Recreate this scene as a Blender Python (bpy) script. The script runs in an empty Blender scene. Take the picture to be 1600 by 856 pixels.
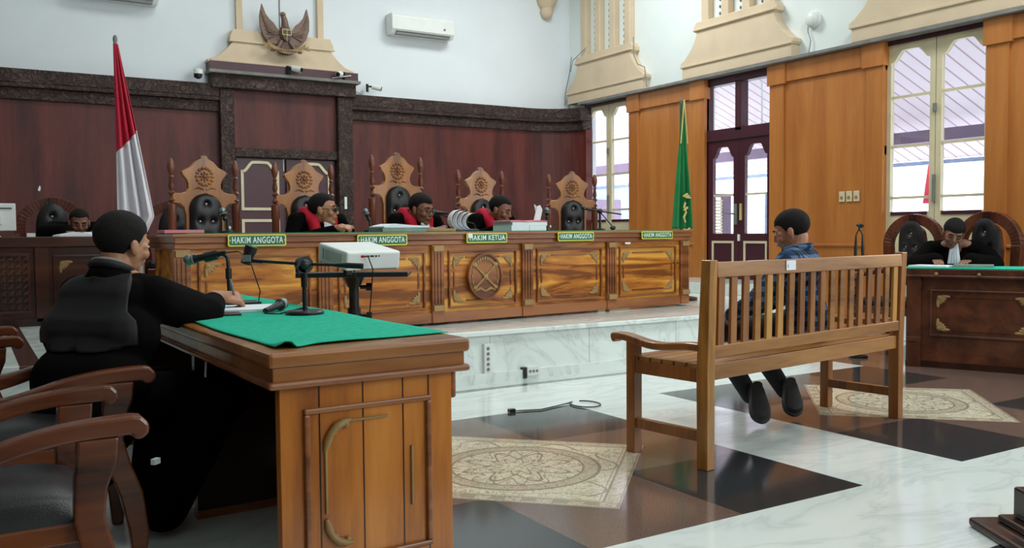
import bpy, bmesh, math, random
from math import sin, cos, pi, radians as R_
from mathutils import Vector, Matrix, Euler
random.seed(7)
C = bpy.context.scene.collection
# ---------------------------------------------------------------- camera
YAW, PITCH, ROLL, CAMZ = R_(31.53), R_(-2.69), R_(-.49), 1.1
fwd = Vector((sin(YAW)*cos(PITCH), cos(YAW)*cos(PITCH), sin(PITCH)))
rgt = Vector((cos(YAW), -sin(YAW), 0)); upv = rgt.cross(fwd)
rr = rgt*cos(ROLL) + upv*sin(ROLL); uu = upv*cos(ROLL) - rgt*sin(ROLL)
cd = bpy.data.cameras.new('camera'); cd.sensor_width = 36; cd.lens = 1392.5/1600*36; cd.clip_end = 200
cam = bpy.data.objects.new('camera', cd); C.objects.link(cam)
cam.matrix_world = Matrix.Translation((0, 0, CAMZ)) @ Matrix((rr, uu, -fwd)).transposed().to_4x4()
sc = bpy.context.scene; sc.camera = cam
sc.view_settings.view_transform = 'Standard'; sc.view_settings.look = 'None'
sc.view_settings.gamma = 1; sc.view_settings.use_curve_mapping = False
sc.view_settings.exposure = EXPOSURE = 0.3
# ---------------------------------------------------------------- world and lights
w = bpy.data.worlds.new('sky'); sc.world = w; w.use_nodes = True
w.node_tree.nodes['Background'].inputs[0].default_value = (.86, .93, 1, 1)
w.node_tree.nodes['Background'].inputs[1].default_value = 5.0
def area(name, loc, rot, sx, sy, power, col=(1, 1, 1)):
    l = bpy.data.lights.new(name, 'AREA'); l.shape = 'RECTANGLE'; l.size = sx; l.size_y = sy; l.energy = power; l.color = col
    o = bpy.data.objects.new(name, l); C.objects.link(o); o.location = loc; o.rotation_euler = rot; return o
# unseen fill lights added under the ceiling, stronger on the right
for x, y, e in ((2.4, 3.2, 62), (5.8, 3.2, 92), (2.6, 8.6, 36), (6.0, 8.4, 100)):
    area('ceiling_lamp_light', (x, y, 5.5), (0, 0, 0), 1.3, 1.3, e, (.95, 1, .99))
# area lamps standing in for daylight through the tall windows of the right wall that lie beside and behind the photographer
for y in (2.65, .1, -2.45):
    area('window_daylight', (7.9, y, 2.0), (0, R_(90), 0), 1.8, 1.1, 26, (.93, .98, 1))
area('window_daylight', (5.2, -4.2, 3.7), (R_(96), 0, R_(4)), 4.5, 2.6, 190, (.93, .98, 1))  # added fill in front of the windowless rear wall, brightens the walls
# ---------------------------------------------------------------- node helpers
class X:
    def __init__(s, nt, v): s.nt = nt; s.v = v
    def _m(s, op, *o):
        n = s.nt.nodes.new('ShaderNodeMath'); n.operation = op
        for i, a in enumerate((s,)+o):
            a = a.v if isinstance(a, X) else a
            if isinstance(a, (int, float)): n.inputs[i].default_value = a
            else: s.nt.links.new(a, n.inputs[i])
        return X(s.nt, n.outputs[0])
    def __add__(s, o): return s._m('ADD', o)
    def __sub__(s, o): return s._m('SUBTRACT', o)
    def __mul__(s, o): return s._m('MULTIPLY', o)
    def __truediv__(s, o): return s._m('DIVIDE', o)
    def mod(s, o): return s._m('FLOORED_MODULO', o)
    def lt(s, o): return s._m('LESS_THAN', o)
    def gt(s, o): return s._m('GREATER_THAN', o)
    def abs(s): return s._m('ABSOLUTE')
    def max(s, o): return s._m('MAXIMUM', o)
    def min(s, o): return s._m('MINIMUM', o)
    def sin(s): return s._m('SINE')
    def sqrt(s): return s._m('SQRT')
    def floor(s): return s._m('FLOOR')
    def band(s, c, w): return (s-c).abs().lt(w)
def newmat(name, rough=.5, spec=.5, coat=0):
    m = bpy.data.materials.new(name); m.use_nodes = True; nt = m.node_tree; b = nt.nodes['Principled BSDF']
    b.inputs['Roughness'].default_value = rough; b.inputs['Specular IOR Level'].default_value = spec
    if coat: b.inputs['Coat Weight'].default_value = coat; b.inputs['Coat Roughness'].default_value = .12
    return m, nt, b
def lin(c):
    return tuple(((v/255/12.92) if v/255 <= .04045 else ((v/255+.055)/1.055)**2.4) for v in c)+(1,)
def mixc(nt, f, a, b):
    n = nt.nodes.new('ShaderNodeMix'); n.data_type = 'RGBA'
    for s, v in ((n.inputs[0], f), (n.inputs[6], a), (n.inputs[7], b)):
        v = v.v if isinstance(v, X) else v
        if isinstance(v, (tuple, float, int)): s.default_value = v
        else: nt.links.new(v, s)
    return n.outputs[2]
def coords(nt, kind='Object'):
    t = nt.nodes.new('ShaderNodeTexCoord'); s = nt.nodes.new('ShaderNodeSeparateXYZ'); nt.links.new(t.outputs[kind], s.inputs[0])
    return t.outputs[kind], [X(nt, s.outputs[i]) for i in range(3)]
def noise(nt, vec, scale, sc3=(1, 1, 1), detail=4, dist=0., rough=.55):
    mp = nt.nodes.new('ShaderNodeMapping'); mp.inputs['Scale'].default_value = sc3; nt.links.new(vec, mp.inputs[0])
    n = nt.nodes.new('ShaderNodeTexNoise'); n.inputs['Scale'].default_value = scale; n.inputs['Detail'].default_value = detail
    n.inputs['Distortion'].default_value = dist; n.inputs['Roughness'].default_value = rough
    nt.links.new(mp.outputs[0], n.inputs['Vector']); return X(nt, n.outputs[0])
def ramp(nt, f, stops):
    r = nt.nodes.new('ShaderNodeValToRGB'); nt.links.new(f.v if isinstance(f, X) else f, r.inputs[0]); e = r.color_ramp.elements
    e[0].position, e[0].color = stops[0]; e[1].position, e[1].color = stops[-1]
    for p, c in stops[1:-1]: k = e.new(p); k.color = c
    return r.outputs[0]
def bump(nt, b, h, dist=.002, st=1):
    n = nt.nodes.new('ShaderNodeBump'); n.inputs['Distance'].default_value = dist; n.inputs['Strength'].default_value = st
    nt.links.new(h.v if isinstance(h, X) else h, n.inputs['Height']); nt.links.new(n.outputs[0], b.inputs['Normal'])
def plain(name, col, rough=.6, var=.06, metal=0, scale=6, spec=.5, bmp=0, coat=0):
    m, nt, b = newmat(name, rough, spec, coat); v, _ = coords(nt); c = lin(col)
    n = noise(nt, v, scale, detail=3)
    lo = tuple(x*(1-var*2) for x in c[:3])+(1,); hi = tuple(min(1, x*(1+var*2)) for x in c[:3])+(1,)
    nt.links.new(ramp(nt, n, [(.3, lo), (.7, hi)]), b.inputs['Base Color']); b.inputs['Metallic'].default_value = metal
    if bmp: bump(nt, b, noise(nt, v, 300, detail=2), bmp)
    return m
def wood(name, cols, axis='x', scale=7, rough=.3, stretch=9, dist=.6, coat=.25, low=.36, high=.66):
    m, nt, b = newmat(name, rough, .4, coat); v, _ = coords(nt)
    s3 = [1, 1, 1]; s3['xyz'.index(axis)] = 1/stretch
    n = noise(nt, v, scale, tuple(s3), 6, dist); n2 = noise(nt, v, scale*9, tuple(s3), 3, .2)
    f = n*.82+n2*.18; k = len(cols)
    nt.links.new(ramp(nt, f, [(low+(high-low)*i/(k-1), lin(c)) for i, c in enumerate(cols)]), b.inputs['Base Color'])
    bump(nt, b, n2, .0006); return m
M = {}
M['teak_desk'] = wood('teak_desk', [(116, 64, 24), (168, 100, 36), (186, 120, 46), (212, 154, 64)], 'x', 6, .3, 8, 1.6, low=.40, high=.60)
M['teak_red'] = wood('teak_reddish', [(104, 58, 32), (134, 80, 46), (154, 98, 58)], 'x', 6, .32, 10, .5, low=.4, high=.6)
M['teak_v'] = wood('teak_upright', [(136, 72, 24), (182, 108, 36), (202, 128, 52)], 'z', 5, .3, 9, .5)
M['teak_end'] = wood('teak_tabletop_edge', [(118, 70, 34), (150, 95, 48), (170, 114, 62)], 'x', 6, .3, 9, .4)
M['bench'] = wood('bench_wood', [(104, 62, 27), (150, 98, 44), (174, 120, 60)], 'x', 6, .34, 9, .5)
M['bench_y'] = wood('bench_wood_pale', [(132, 84, 34), (178, 124, 56), (198, 146, 74)], 'z', 7, .34, 9, .5)
M['bench_r'] = wood('bench_wood_red', [(100, 56, 26), (142, 88, 41), (164, 106, 54)], 'z', 7, .34, 9, .5)
M['dark_table'] = wood('dark_table_wood', [(26, 12, 8), (44, 21, 14), (56, 28, 18)], 'z', 5, .3, 9, .4)  # dark wood; also carries the shade inside the foreground table
M['wain'] = wood('maroon_wainscot', [(58, 20, 17), (84, 34, 29), (102, 46, 39)], 'z', 4, .5, 8, .5, .0)
M['carve'] = wood('carved_dark_wood', [(40, 24, 22), (62, 40, 36), (80, 56, 50)], 'x', 22, .5, 1.5, 1.5, .1)
M['deskdark'] = wood('brown_desk', [(54, 25, 15), (80, 42, 26), (100, 56, 36)], 'y', 6, .3, 9, .5)
M['deskleft'] = wood('brown_desk_left', [(44, 19, 10), (66, 31, 18), (84, 42, 25)], 'x', 6, .3, 9, .5)
M['panel'] = wood('orange_panelling', [(166, 100, 46), (180, 112, 54), (192, 124, 62)], 'z', 5, .32, 10, .4, .12)
M['post'] = wood('turned_post_wood', [(84, 42, 26), (112, 60, 40), (132, 76, 52)], 'z', 8, .35, 5, .4)
M['chair'] = wood('carved_chair_wood', [(116, 64, 18), (156, 96, 32), (178, 116, 46)], 'z', 6, .35, 6, .4)
M['chairdark'] = wood('armchair_wood', [(46, 21, 11), (92, 46, 23), (122, 66, 32)], 'x', 5, .25, 9, .4)
M['archchair'] = wood('round_chair_wood', [(48, 20, 14), (84, 40, 26), (104, 54, 36)], 'z', 6, .25, 5, .4)
M['bracket'] = plain('pale_carved_bracket', (150, 118, 70), .5, .1)
M['leather'] = plain('black_leather', (26, 23, 25), .36, .12, spec=.4, bmp=.0006)
M['button'] = plain('button', (210, 205, 200), .2, metal=.6)
M['felt'] = plain('green_felt', (46, 172, 142), .95, .07, scale=40, spec=.1, bmp=.0012)
M['felt2'] = plain('green_cover', (38, 120, 78), .9, .07, scale=30, spec=.1)
M['robe'] = plain('black_robe', (7, 5, 5), .95, .1, spec=.08, bmp=.001)
M['robe_satin'] = plain('black_satin', (24, 21, 23), .6, .1, spec=.25)
M['red'] = plain('red_stole', (176, 24, 46), .75, .08, spec=.2)
M['whitecloth'] = plain('white_jabot', (205, 205, 214), .8, .04)
M['skin'] = plain('skin', (168, 116, 88), .5, .05, scale=20)
M['skin2'] = plain('skin_brown', (128, 84, 64), .5, .05, scale=20)
M['lip'] = plain('lips', (120, 66, 56), .5)
M['hair'] = plain('black_hair', (22, 17, 16), .75, .2, scale=90, spec=.2, bmp=.006)
M['eyew'] = plain('eye_white', (200, 195, 190), .3)
M['black'] = plain('black_plastic', (20, 20, 21), .4, .1)
M['blackmetal'] = plain('black_metal', (30, 32, 34), .35, .1, metal=.4)
M['grille'] = plain('microphone_grille', (120, 130, 130), .35, .1, metal=.8, scale=200, bmp=.001)
M['white'] = plain('white_plastic', (222, 226, 222), .4, .02)
M['greyp'] = plain('grey_plastic', (120, 122, 122), .4, .02)
M['paper'] = plain('paper', (222, 226, 232), .85, .02)
M['pink'] = plain('pink_cover', (196, 120, 130), .6, .05)
M['folder'] = plain('grey_green_folder', (120, 140, 132), .7, .1)
M['signg'] = plain('sign_green', (22, 96, 62), .4, .04)
M['signy'] = plain('sign_yellow', (206, 206, 70), .4, .04)
M['signw'] = plain('sign_letters', (214, 232, 222), .4, .02)
M['wall'] = plain('white_plaster', (226, 233, 231), .85, .012, scale=1.5)
M['wallb'] = plain('white_plaster_back', (222, 228, 232), .85, .012, scale=1.5)
M['creamp'] = plain('cream_plaster', (210, 190, 162), .8, .03, scale=3)
M['creamw'] = plain('cream_painted_wood', (208, 196, 162), .5, .04)
M['maroon'] = plain('maroon_paint', (66, 26, 38), .4, .05)
M['flagr'] = plain('flag_red', (176, 18, 50), .7, .05)
M['flagw'] = plain('flag_white', (214, 210, 216), .8, .02)
M['flagg'] = plain('flag_green', (12, 118, 62), .7, .06)
M['gold'] = plain('gold_fringe', (196, 182, 112), .6, .06)
M['bronze'] = plain('emblem_bronze', (112, 88, 76), .5, .12, metal=.15)
M['bronzed'] = plain('emblem_dark', (78, 56, 56), .5, .12)
M['shoe'] = plain('shoe_black', (24, 25, 27), .6, .1)
M['sole'] = plain('shoe_sole', (52, 54, 56), .8, .15, scale=50, bmp=.002)
M['jeans'] = plain('black_trousers', (20, 20, 24), .85, .1)
M['gasket'] = plain('grey_dust', (126, 124, 120), .9, .1)
M['concrete'] = plain('pale_concrete', (232, 230, 230), .9, .04)
M['purple'] = plain('veranda_beam', (116, 96, 116), .6, .05)
M['bluewall'] = plain('blue_grey_wall', (150, 165, 190), .8, .06)
def gl():
    m = bpy.data.materials.new('window_glass'); m.use_nodes = True; nt = m.node_tree; nt.nodes.clear()
    o = nt.nodes.new('ShaderNodeOutputMaterial'); mx = nt.nodes.new('ShaderNodeMixShader'); t = nt.nodes.new('ShaderNodeBsdfTransparent')
    g = nt.nodes.new('ShaderNodeBsdfGlossy'); g.inputs['Roughness'].default_value = .03; mx.inputs[0].default_value = .06
    t.inputs[0].default_value = (.93, .95, .97, 1)
    nt.links.new(t.outputs[0], mx.inputs[1]); nt.links.new(g.outputs[0], mx.inputs[2]); nt.links.new(mx.outputs[0], o.inputs[0]); return m
M['glass'] = gl()
def mk_carve():
    # deeply carved scrollwork on the dark cornices
    m, nt, b = newmat('carved_scrollwork', .5, .4); v, _ = coords(nt)
    n = noise(nt, v, 14, (1, 1, 1), 4, 2.2); n2 = noise(nt, v, 2.5, detail=3)
    nt.links.new(ramp(nt, n*.75+n2*.25, [(.35, lin((32, 20, 19))), (.52, lin((56, 38, 34))), (.66, lin((94, 74, 66)))]), b.inputs['Base Color'])
    bump(nt, b, n, .03); return m
M['carve'] = mk_carve()
def mk_planks():
    m, nt, b = newmat('veranda_planks', .7, .2); v, (x, y, z) = coords(nt)
    g = (y/.19).mod(1.0); n = noise(nt, v, 3, (1, 1, 1), 2); tone = ((y/.19).floor()*12.9898).sin()*.5+.5
    col = mixc(nt, tone*.7+n*.3, lin((226, 210, 216)), lin((238, 228, 234)))
    nt.links.new(mixc(nt, g.lt(.14), col, lin((182, 158, 162))), b.inputs['Base Color']); return m
M['planks'] = mk_planks()
def mk_marble(name='white_marble', seam=.0, base=(226, 234, 230)):
    m, nt, b = newmat(name, .12, .5); v, (x, y, z) = coords(nt)
    n = noise(nt, v, 1.6, (1, 2.2, 1), 6, 1.5); vein = (n-.5).abs()
    col = ramp(nt, vein, [(0., lin(tuple(c-26 for c in base))), (.008, lin(tuple(c-10 for c in base))), (.06, lin(base))])
    if seam:
        s = ((x+.35).mod(seam)).lt(.008); col = mixc(nt, s*.5, col, lin((120, 125, 122)))
    nt.links.new(col, b.inputs['Base Color']); return m
M['marble'] = mk_marble(); M['marble_riser'] = mk_marble('marble_riser', .9)
def mk_floor():
    m, nt, b = newmat('patterned_stone_floor', .11, .5); v, (x, y, z) = coords(nt)
    T = .72; u = (x-1.10).mod(4*T); w_ = (y-2.44).mod(4*T)
    patch = u.lt(3*T)*w_.lt(3*T)*y.lt(5.2)
    du = (u-1.5*T).abs(); dv = (w_-1.5*T).abs()
    corner = du.gt(.5*T)*dv.gt(.5*T)
    n = noise(nt, v, 1.3, (1, 2.5, 1), 7, 1.6); vein = (n-.5).abs()
    marb = ramp(nt, vein, [(0., lin((200, 208, 205))), (.02, lin((209, 216, 213))), (.07, lin((216, 223, 220)))])
    gr = noise(nt, v, 220, detail=2)
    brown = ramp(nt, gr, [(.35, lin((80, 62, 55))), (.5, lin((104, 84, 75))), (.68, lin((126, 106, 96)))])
    black = ramp(nt, gr, [(.35, lin((38, 40, 42))), (.65, lin((58, 60, 62)))])
    inlay = mixc(nt, corner, brown, black)
    # diamond mosaic
    U = u-1.5*T; V = w_-1.5*T; l1 = du+dv; r = (U*U+V*V).sqrt()
    ang = U._m('ARCTAN2', V)
    wv = ((ang*8).sin()*.018)
    lines = l1.band(.755, .006).max(l1.band(.66, .007)).max(l1.band(.635, .003)).max(r.band(.385, .008)).max(r.band(.31, .006))
    orn = noise(nt, v, 16, detail=3, dist=2.5); o1 = ((orn-.5).abs()).lt(.03)
    flower = (r-(ang*8).sin()*.06).band(.2, .012).max((r-(ang*12).sin()*.03).band(.11, .01))
    petals = (r-(ang*16).sin()*.05).band(.25, .008)
    key = ((U+V)*34).sin().gt(.2)*((U-V)*34).sin().gt(.0)*l1.gt(.67)
    scroll = (l1-((U-V)*(11)).sin()*.05-((U+V)*11).sin()*.05).band(.56, .006)*r.gt(.4)
    pat = lines.max(o1*.8).max(flower).max(petals).max(key*.7).max(scroll)
    ringf = r.gt(.31)*r.lt(.385); border = l1.gt(.66)
    bg = mixc(nt, (ringf*.8).max(border*.7), lin((214, 206, 182)), lin((184, 172, 150)))
    mos = mixc(nt, pat*.75, bg, lin((116, 102, 84)))
    col = mixc(nt, l1.lt(.765), inlay, mos)
    # grey line along the foot of the dais
    stripe = y.gt(5.36)*y.lt(5.44)
    marb = mixc(nt, stripe, marb, lin((122, 126, 124)))
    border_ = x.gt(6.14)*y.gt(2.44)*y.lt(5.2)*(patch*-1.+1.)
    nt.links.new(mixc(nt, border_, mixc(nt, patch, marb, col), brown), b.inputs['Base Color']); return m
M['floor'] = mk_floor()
def mk_daistop():
    m, nt, b = newmat('dais_top_stone', .12, .5); v, (x, y, z) = coords(nt)
    n = noise(nt, v, 1.6, (1, 2.2, 1), 6, 1.5); vein = (n-.5).abs()
    marb = ramp(nt, vein, [(0., lin((200, 206, 203))), (.06, lin((226, 234, 230)))])
    st = x.gt(.235)*x.lt(.345)+x.gt(-.6)*x.lt(-.4)
    nt.links.new(mixc(nt, st, marb, lin((80, 50, 44))), b.inputs['Base Color']); return m
M['daistop'] = mk_daistop()
def mk_plaid():
    m, nt, b = newmat('blue_check_shirt', .9, .2); v, (x, y, z) = coords(nt)
    a = (y/.055).mod(1.0).lt(.5); c = (z/.055).mod(1.0).lt(.5)
    nt.links.new(ramp(nt, (a+c)*.5, [(0., lin((18, 24, 36))), (.5, lin((38, 58, 86))), (1., lin((84, 112, 146)))]), b.inputs['Base Color']); return m
M['plaid'] = mk_plaid()
# ---------------------------------------------------------------- mesh helpers
class G:
    """collects shapes into one mesh"""
    def __init__(s): s.b = bmesh.new()
    def _x(s, vs, T):
        if T is not None: bmesh.ops.transform(s.b, matrix=T, verts=vs)
        return s
    def box(s, x0, x1, y0, y1, z0, z1, T=None):
        vs = [s.b.verts.new(p) for p in ((x0, y0, z0), (x1, y0, z0), (x1, y1, z0), (x0, y1, z0), (x0, y0, z1), (x1, y0, z1), (x1, y1, z1), (x0, y1, z1))]
        for f in ((0, 3, 2, 1), (4, 5, 6, 7), (0, 1, 5, 4), (1, 2, 6, 5), (2, 3, 7, 6), (3, 0, 4, 7)): s.b.faces.new([vs[i] for i in f])
        return s._x(vs, T)
    def prism(s, pts, d0, d1, axis='y', T=None):
        """outline pts (a,b) extruded from d0 to d1 along axis; axis y: (x,z), axis x: (y,z), axis z: (x,y)"""
        def P(a, b, d): return {'y': (a, d, b), 'x': (d, a, b), 'z': (a, b, d)}[axis]
        A = [s.b.verts.new(P(a, b, d0)) for a, b in pts]; B = [s.b.verts.new(P(a, b, d1)) for a, b in pts]; n = len(pts)
        fs = [s.b.faces.new(A[::-1]), s.b.faces.new(B)]
        for i in range(n): fs.append(s.b.faces.new((A[i], A[(i+1) % n], B[(i+1) % n], B[i])))
        bmesh.ops.recalc_face_normals(s.b, faces=fs)
        return s._x(A+B, T)
    def frame(s, x0, x1, z0, z1, w_, d0, d1, axis='y', T=None):
        for a, b, c, d in ((x0, x1, z1-w_, z1), (x0, x1, z0, z0+w_), (x0, x0+w_, z0+w_, z1-w_), (x1-w_, x1, z0+w_, z1-w_)):
            s.prism([(a, c), (b, c), (b, d), (a, d)], d0, d1, axis, T)
        return s
    def tube(s, pts, r, seg=10, T=None, cap=True):
        pts = [Vector(p) for p in pts]; rs = r if isinstance(r, (list, tuple)) else [r]*len(pts); rings = []; vs = []
        nrm = None
        for i, p in enumerate(pts):
            d = (pts[min(i+1, len(pts)-1)]-pts[max(i-1, 0)]).normalized()
            if nrm is None: nrm = d.orthogonal().normalized()
            else:
                nrm = nrm-d*nrm.dot(d); nrm = nrm.normalized() if nrm.length > 1e-6 else d.orthogonal().normalized()
            bn = d.cross(nrm)
            ring = [s.b.verts.new(p+(nrm*cos(2*pi*k/seg)+bn*sin(2*pi*k/seg))*rs[i]) for k in range(seg)]; rings.append(ring); vs += ring
        for a, b in zip(rings, rings[1:]):
            for k in range(seg): s.b.faces.new((a[k], a[(k+1) % seg], b[(k+1) % seg], b[k]))
        if cap: s.b.faces.new(rings[0][::-1]); s.b.faces.new(rings[-1])
        return s._x(vs, T)
    def cyl(s, p0, p1, r, r1=None, seg=20, T=None): return s.tube([p0, p1], [r, r if r1 is None else r1], seg, T)
    def lathe(s, prof, seg=20, T=None, c=(0, 0)):
        """prof: (r,z) from bottom to top"""
        rings = []; vs = []
        for r, z in prof:
            ring = [s.b.verts.new((c[0]+max(r, .0005)*cos(2*pi*k/seg), c[1]+max(r, .0005)*sin(2*pi*k/seg), z)) for k in range(seg)]; rings.append(ring); vs += ring
        for a, b in zip(rings, rings[1:]):
            for k in range(seg): s.b.faces.new((a[k], a[(k+1) % seg], b[(k+1) % seg], b[k]))
        s.b.faces.new(rings[0][::-1]); s.b.faces.new(rings[-1]); return s._x(vs, T)
    def ball(s, c, r, T=None, seg=16, rot=None):
        r = r if isinstance(r, (tuple, list)) else (r, r, r)
        m = Matrix.Translation(c) @ (rot.to_4x4() if rot else Matrix()) @ Matrix.Diagonal((*r, 1))
        q = bmesh.ops.create_uvsphere(s.b, u_segments=seg, v_segments=max(6, seg//2+2), radius=1, matrix=(T @ m) if T is not None else m); return s
    def strip(s, curve, w0, w1, axis='y', thick=None):
        return s
    def obj(s, name, mat, parent=None, bevel=0, smooth=False, sub=0, loc=None):
        me = bpy.data.meshes.new(name); s.b.to_mesh(me); s.b.free()
        o = bpy.data.objects.new(name, me); C.objects.link(o)
        me.materials.append(M[mat] if isinstance(mat, str) else mat)
        if parent is not None: o.parent = parent
        if loc: o.location = loc
        if bevel:
            m = o.modifiers.new('b', 'BEVEL'); m.width = bevel; m.segments = 2; m.limit_method = 'ANGLE'; m.angle_limit = R_(40)
        if sub: m = o.modifiers.new('s', 'SUBSURF'); m.levels = m.render_levels = sub
        if smooth:
            for p in me.polygons: p.use_smooth = True
            try: me.set_sharp_from_angle(angle=R_(45))
            except Exception: pass
        return o
def tag(o, label=None, cat=None, group=None, kind=None):
    if label: o['label'] = label
    if cat: o['category'] = cat
    if group: o['group'] = group
    if kind: o['kind'] = kind
    return o
def thing(name, label, cat, loc=(0, 0, 0), rz=0, group=None):
    o = bpy.data.objects.new(name, None); C.objects.link(o); o.location = loc; o.rotation_euler = (0, 0, rz); o.empty_display_size = .1
    return tag(o, label, cat, group)
def struct(o): o['kind'] = 'structure'; return o
def kids(o): return [c for c in bpy.data.objects if c.parent == o]
def dup(o, loc=None, rz=None, label=None, parent=None):
    c = o.copy(); C.objects.link(c); c.parent = parent
    if loc is not None: c.location = loc
    if rz is not None: c.rotation_euler = (0, 0, rz)
    if label: c['label'] = label
    for k in kids(o): dup(k, parent=c)
    return c
def blob(prims, name, mat, parent, voxel=.006, smooth=4):
    g = G()
    for p in prims:
        if p[0] == 's': g.ball(p[1], p[2], rot=p[3] if len(p) > 3 else None)
        else:
            _, a, b, r0, r1 = p; a = Vector(a); b = Vector(b); n = max(2, int((b-a).length/(min(r0, r1)*.5))); n = min(n, 10)
            g.tube([a, b], [r0, r1], 14); g.ball(a, r0, seg=14); g.ball(b, r1, seg=14)
    o = g.obj(name, mat, parent)
    m = o.modifiers.new('r', 'REMESH'); m.mode = 'VOXEL'; m.voxel_size = voxel; m.use_smooth_shade = True
    if smooth: m = o.modifiers.new('sm', 'SMOOTH'); m.iterations = smooth; m.factor = .5
    return o
def text(body, size, mat, parent, T, name='lettering', depth=.002):
    cu = bpy.data.curves.new('t', 'FONT'); cu.body = body; cu.size = size; cu.align_x = 'CENTER'; cu.align_y = 'CENTER'; cu.extrude = depth; cu.space_character = 1.12; cu.offset = size*.015
    o = bpy.data.objects.new('t', cu); C.objects.link(o); bpy.context.view_layer.update()
    me = bpy.data.meshes.new_from_object(o.evaluated_get(bpy.context.evaluated_depsgraph_get())); bpy.data.objects.remove(o)
    me.transform(T); me.materials.clear(); me.materials.append(M[mat]); n = bpy.data.objects.new(name, me); C.objects.link(n); n.parent = parent; return n
FACE_MY = Matrix(((1, 0, 0, 0), (0, 0, -1, 0), (0, 1, 0, 0), (0, 0, 0, 1)))   # text in the x-z plane, read from -y
# ================================================================ the room shell
XW, YB, DZ = 8.0, 11.3, .385
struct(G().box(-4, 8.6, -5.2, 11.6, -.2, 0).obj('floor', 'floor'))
struct(G().box(-4, 8.6, -5.2, 11.6, 5.8, 6.0).obj('ceiling', 'wall'))
struct(G().box(-3.6, -3.4, -5.2, 11.6, 0, 5.8).obj('wall_left', 'wall'))
struct(G().box(-3.6, 8.6, -5.2, -5.0, 0, 5.8).obj('wall_front', 'wall'))
struct(G().box(-3.4, -3.35, -5.0, YB, 0, 2.9).box(-3.35, 8, -5.0, -4.95, 0, 1.6).obj('trim_side_wainscot', 'wain'))  # unseen dark wainscot, added to cut light bouncing from the left
struct(G().box(-3.4, 8.5, YB, YB+.25, 0, 5.8).obj('wall_back', 'wallb'))
OPEN = [10.3, 7.755, 5.21, 2.65, .1, -2.45]; HW = .56
g = G(); ys = [11.6]
for c in OPEN: ys += [c+HW, c-HW]
ys.append(-5.2)
for i in range(0, len(ys), 2): g.box(XW, XW+.13, ys[i+1], ys[i], 0, 5.8)
for c in OPEN: g.box(XW, XW+.13, c-HW, c+HW, 2.99, 5.8); g.box(XW, XW+.13, c-HW, c+HW, 0, .3)
struct(g.obj('wall_right', 'wall'))
# dais (raised floor for the judges)
d = struct(G().box(-3.4, 6.72, 5.62, YB, 0, DZ-.035).obj('floor_dais_riser', 'marble_riser'))
d = struct(G().box(-3.4, 6.76, 5.58, YB, DZ-.035, DZ).obj('floor_dais_top', 'daistop', bevel=.006))
struct(G().box(6.76, XW, 6.75, YB, 0, DZ).obj('floor_dais_step', 'marble_riser', bevel=.006))
struct(G().box(7.1, XW, 7.0, 8.5, DZ, DZ+.12).obj('floor_door_step', 'marble', bevel=.006))
struct(G().box(-3.4, 6.72, 5.585, 5.62, 0, .075).obj('baseboard_dais', 'marble'))
# back wall wainscot with quarter-round corner
def arc(off, n=12):
    cx, cy = 7.15, 10.72
    return [(cx+(.78-off)*sin(pi/2*k/n), cy+(YB-cy-off)*cos(pi/2*k/n)) for k in range(n+1)]
def wains(z0, z1, off, x0, x1):
    g = G(); a = arc(off)
    g.box(x0, x1, YB-off, YB, z0, z1)
    return g, a
def curved(g, z0, z1, off):
    a = arc(off); b_ = arc(0); g.prism([(7.15, YB-off)]+a[1:]+[(XW, a[-1][1]), (XW, YB), (7.15, YB)], z0, z1, 'z')
    return g
g = G().box(-3.4, 2.72, YB-.05, YB, DZ, 2.62).box(4.40, 7.15, YB-.05, YB, DZ, 2.62); curved(g, DZ, 2.62, .05)
struct(g.obj('trim_back_wainscot', 'wain'))
for nm, z0, z1, off, mt in (('trim_lower_frieze', 2.60, 2.73, .10, 'carve'), ('trim_frieze_moulding', 2.73, 2.775, .15, 'gasket'), ('trim_upper_frieze', 2.775, 2.93, .14, 'carve')):
    g = G().box(-3.4, 2.705, YB-off, YB, z0, z1).box(4.395, 7.15, YB-off, YB, z0, z1); curved(g, z0, z1, off)
    if mt == 'gasket': mt = 'carve'
    struct(g.obj(nm, mt, bevel=.01))
g = G().box(7.86, 7.98, 10.84, 10.96, DZ, 2.95)
struct(g.obj('trim_corner_post', 'maroon', bevel=.01))
# portal in the middle of the back wall
struct(G().box(2.70, 2.87, YB-.16, YB, DZ, 2.88).box(4.20, 4.40, YB-.16, YB, DZ, 2.88).box(2.87, 4.20, YB-.12, YB, 2.06, 2.17).box(2.60, 4.44, YB-.2, YB, 2.88, 3.05).obj('trim_portal_carved_frame', 'carve', bevel=.012))
struct(G().box(2.87, 4.20, YB-.07, YB, 2.17, 2.88).obj('trim_portal_panel', 'wain'))
struct(G().box(2.56, 4.48, YB-.26, YB, 3.05, 3.085).obj('trim_portal_shelf', 'gasket'))
struct(G().box(2.58, 4.46, YB-.22, YB, 3.085, 3.19).obj('trim_portal_cap', 'maroon'))
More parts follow.
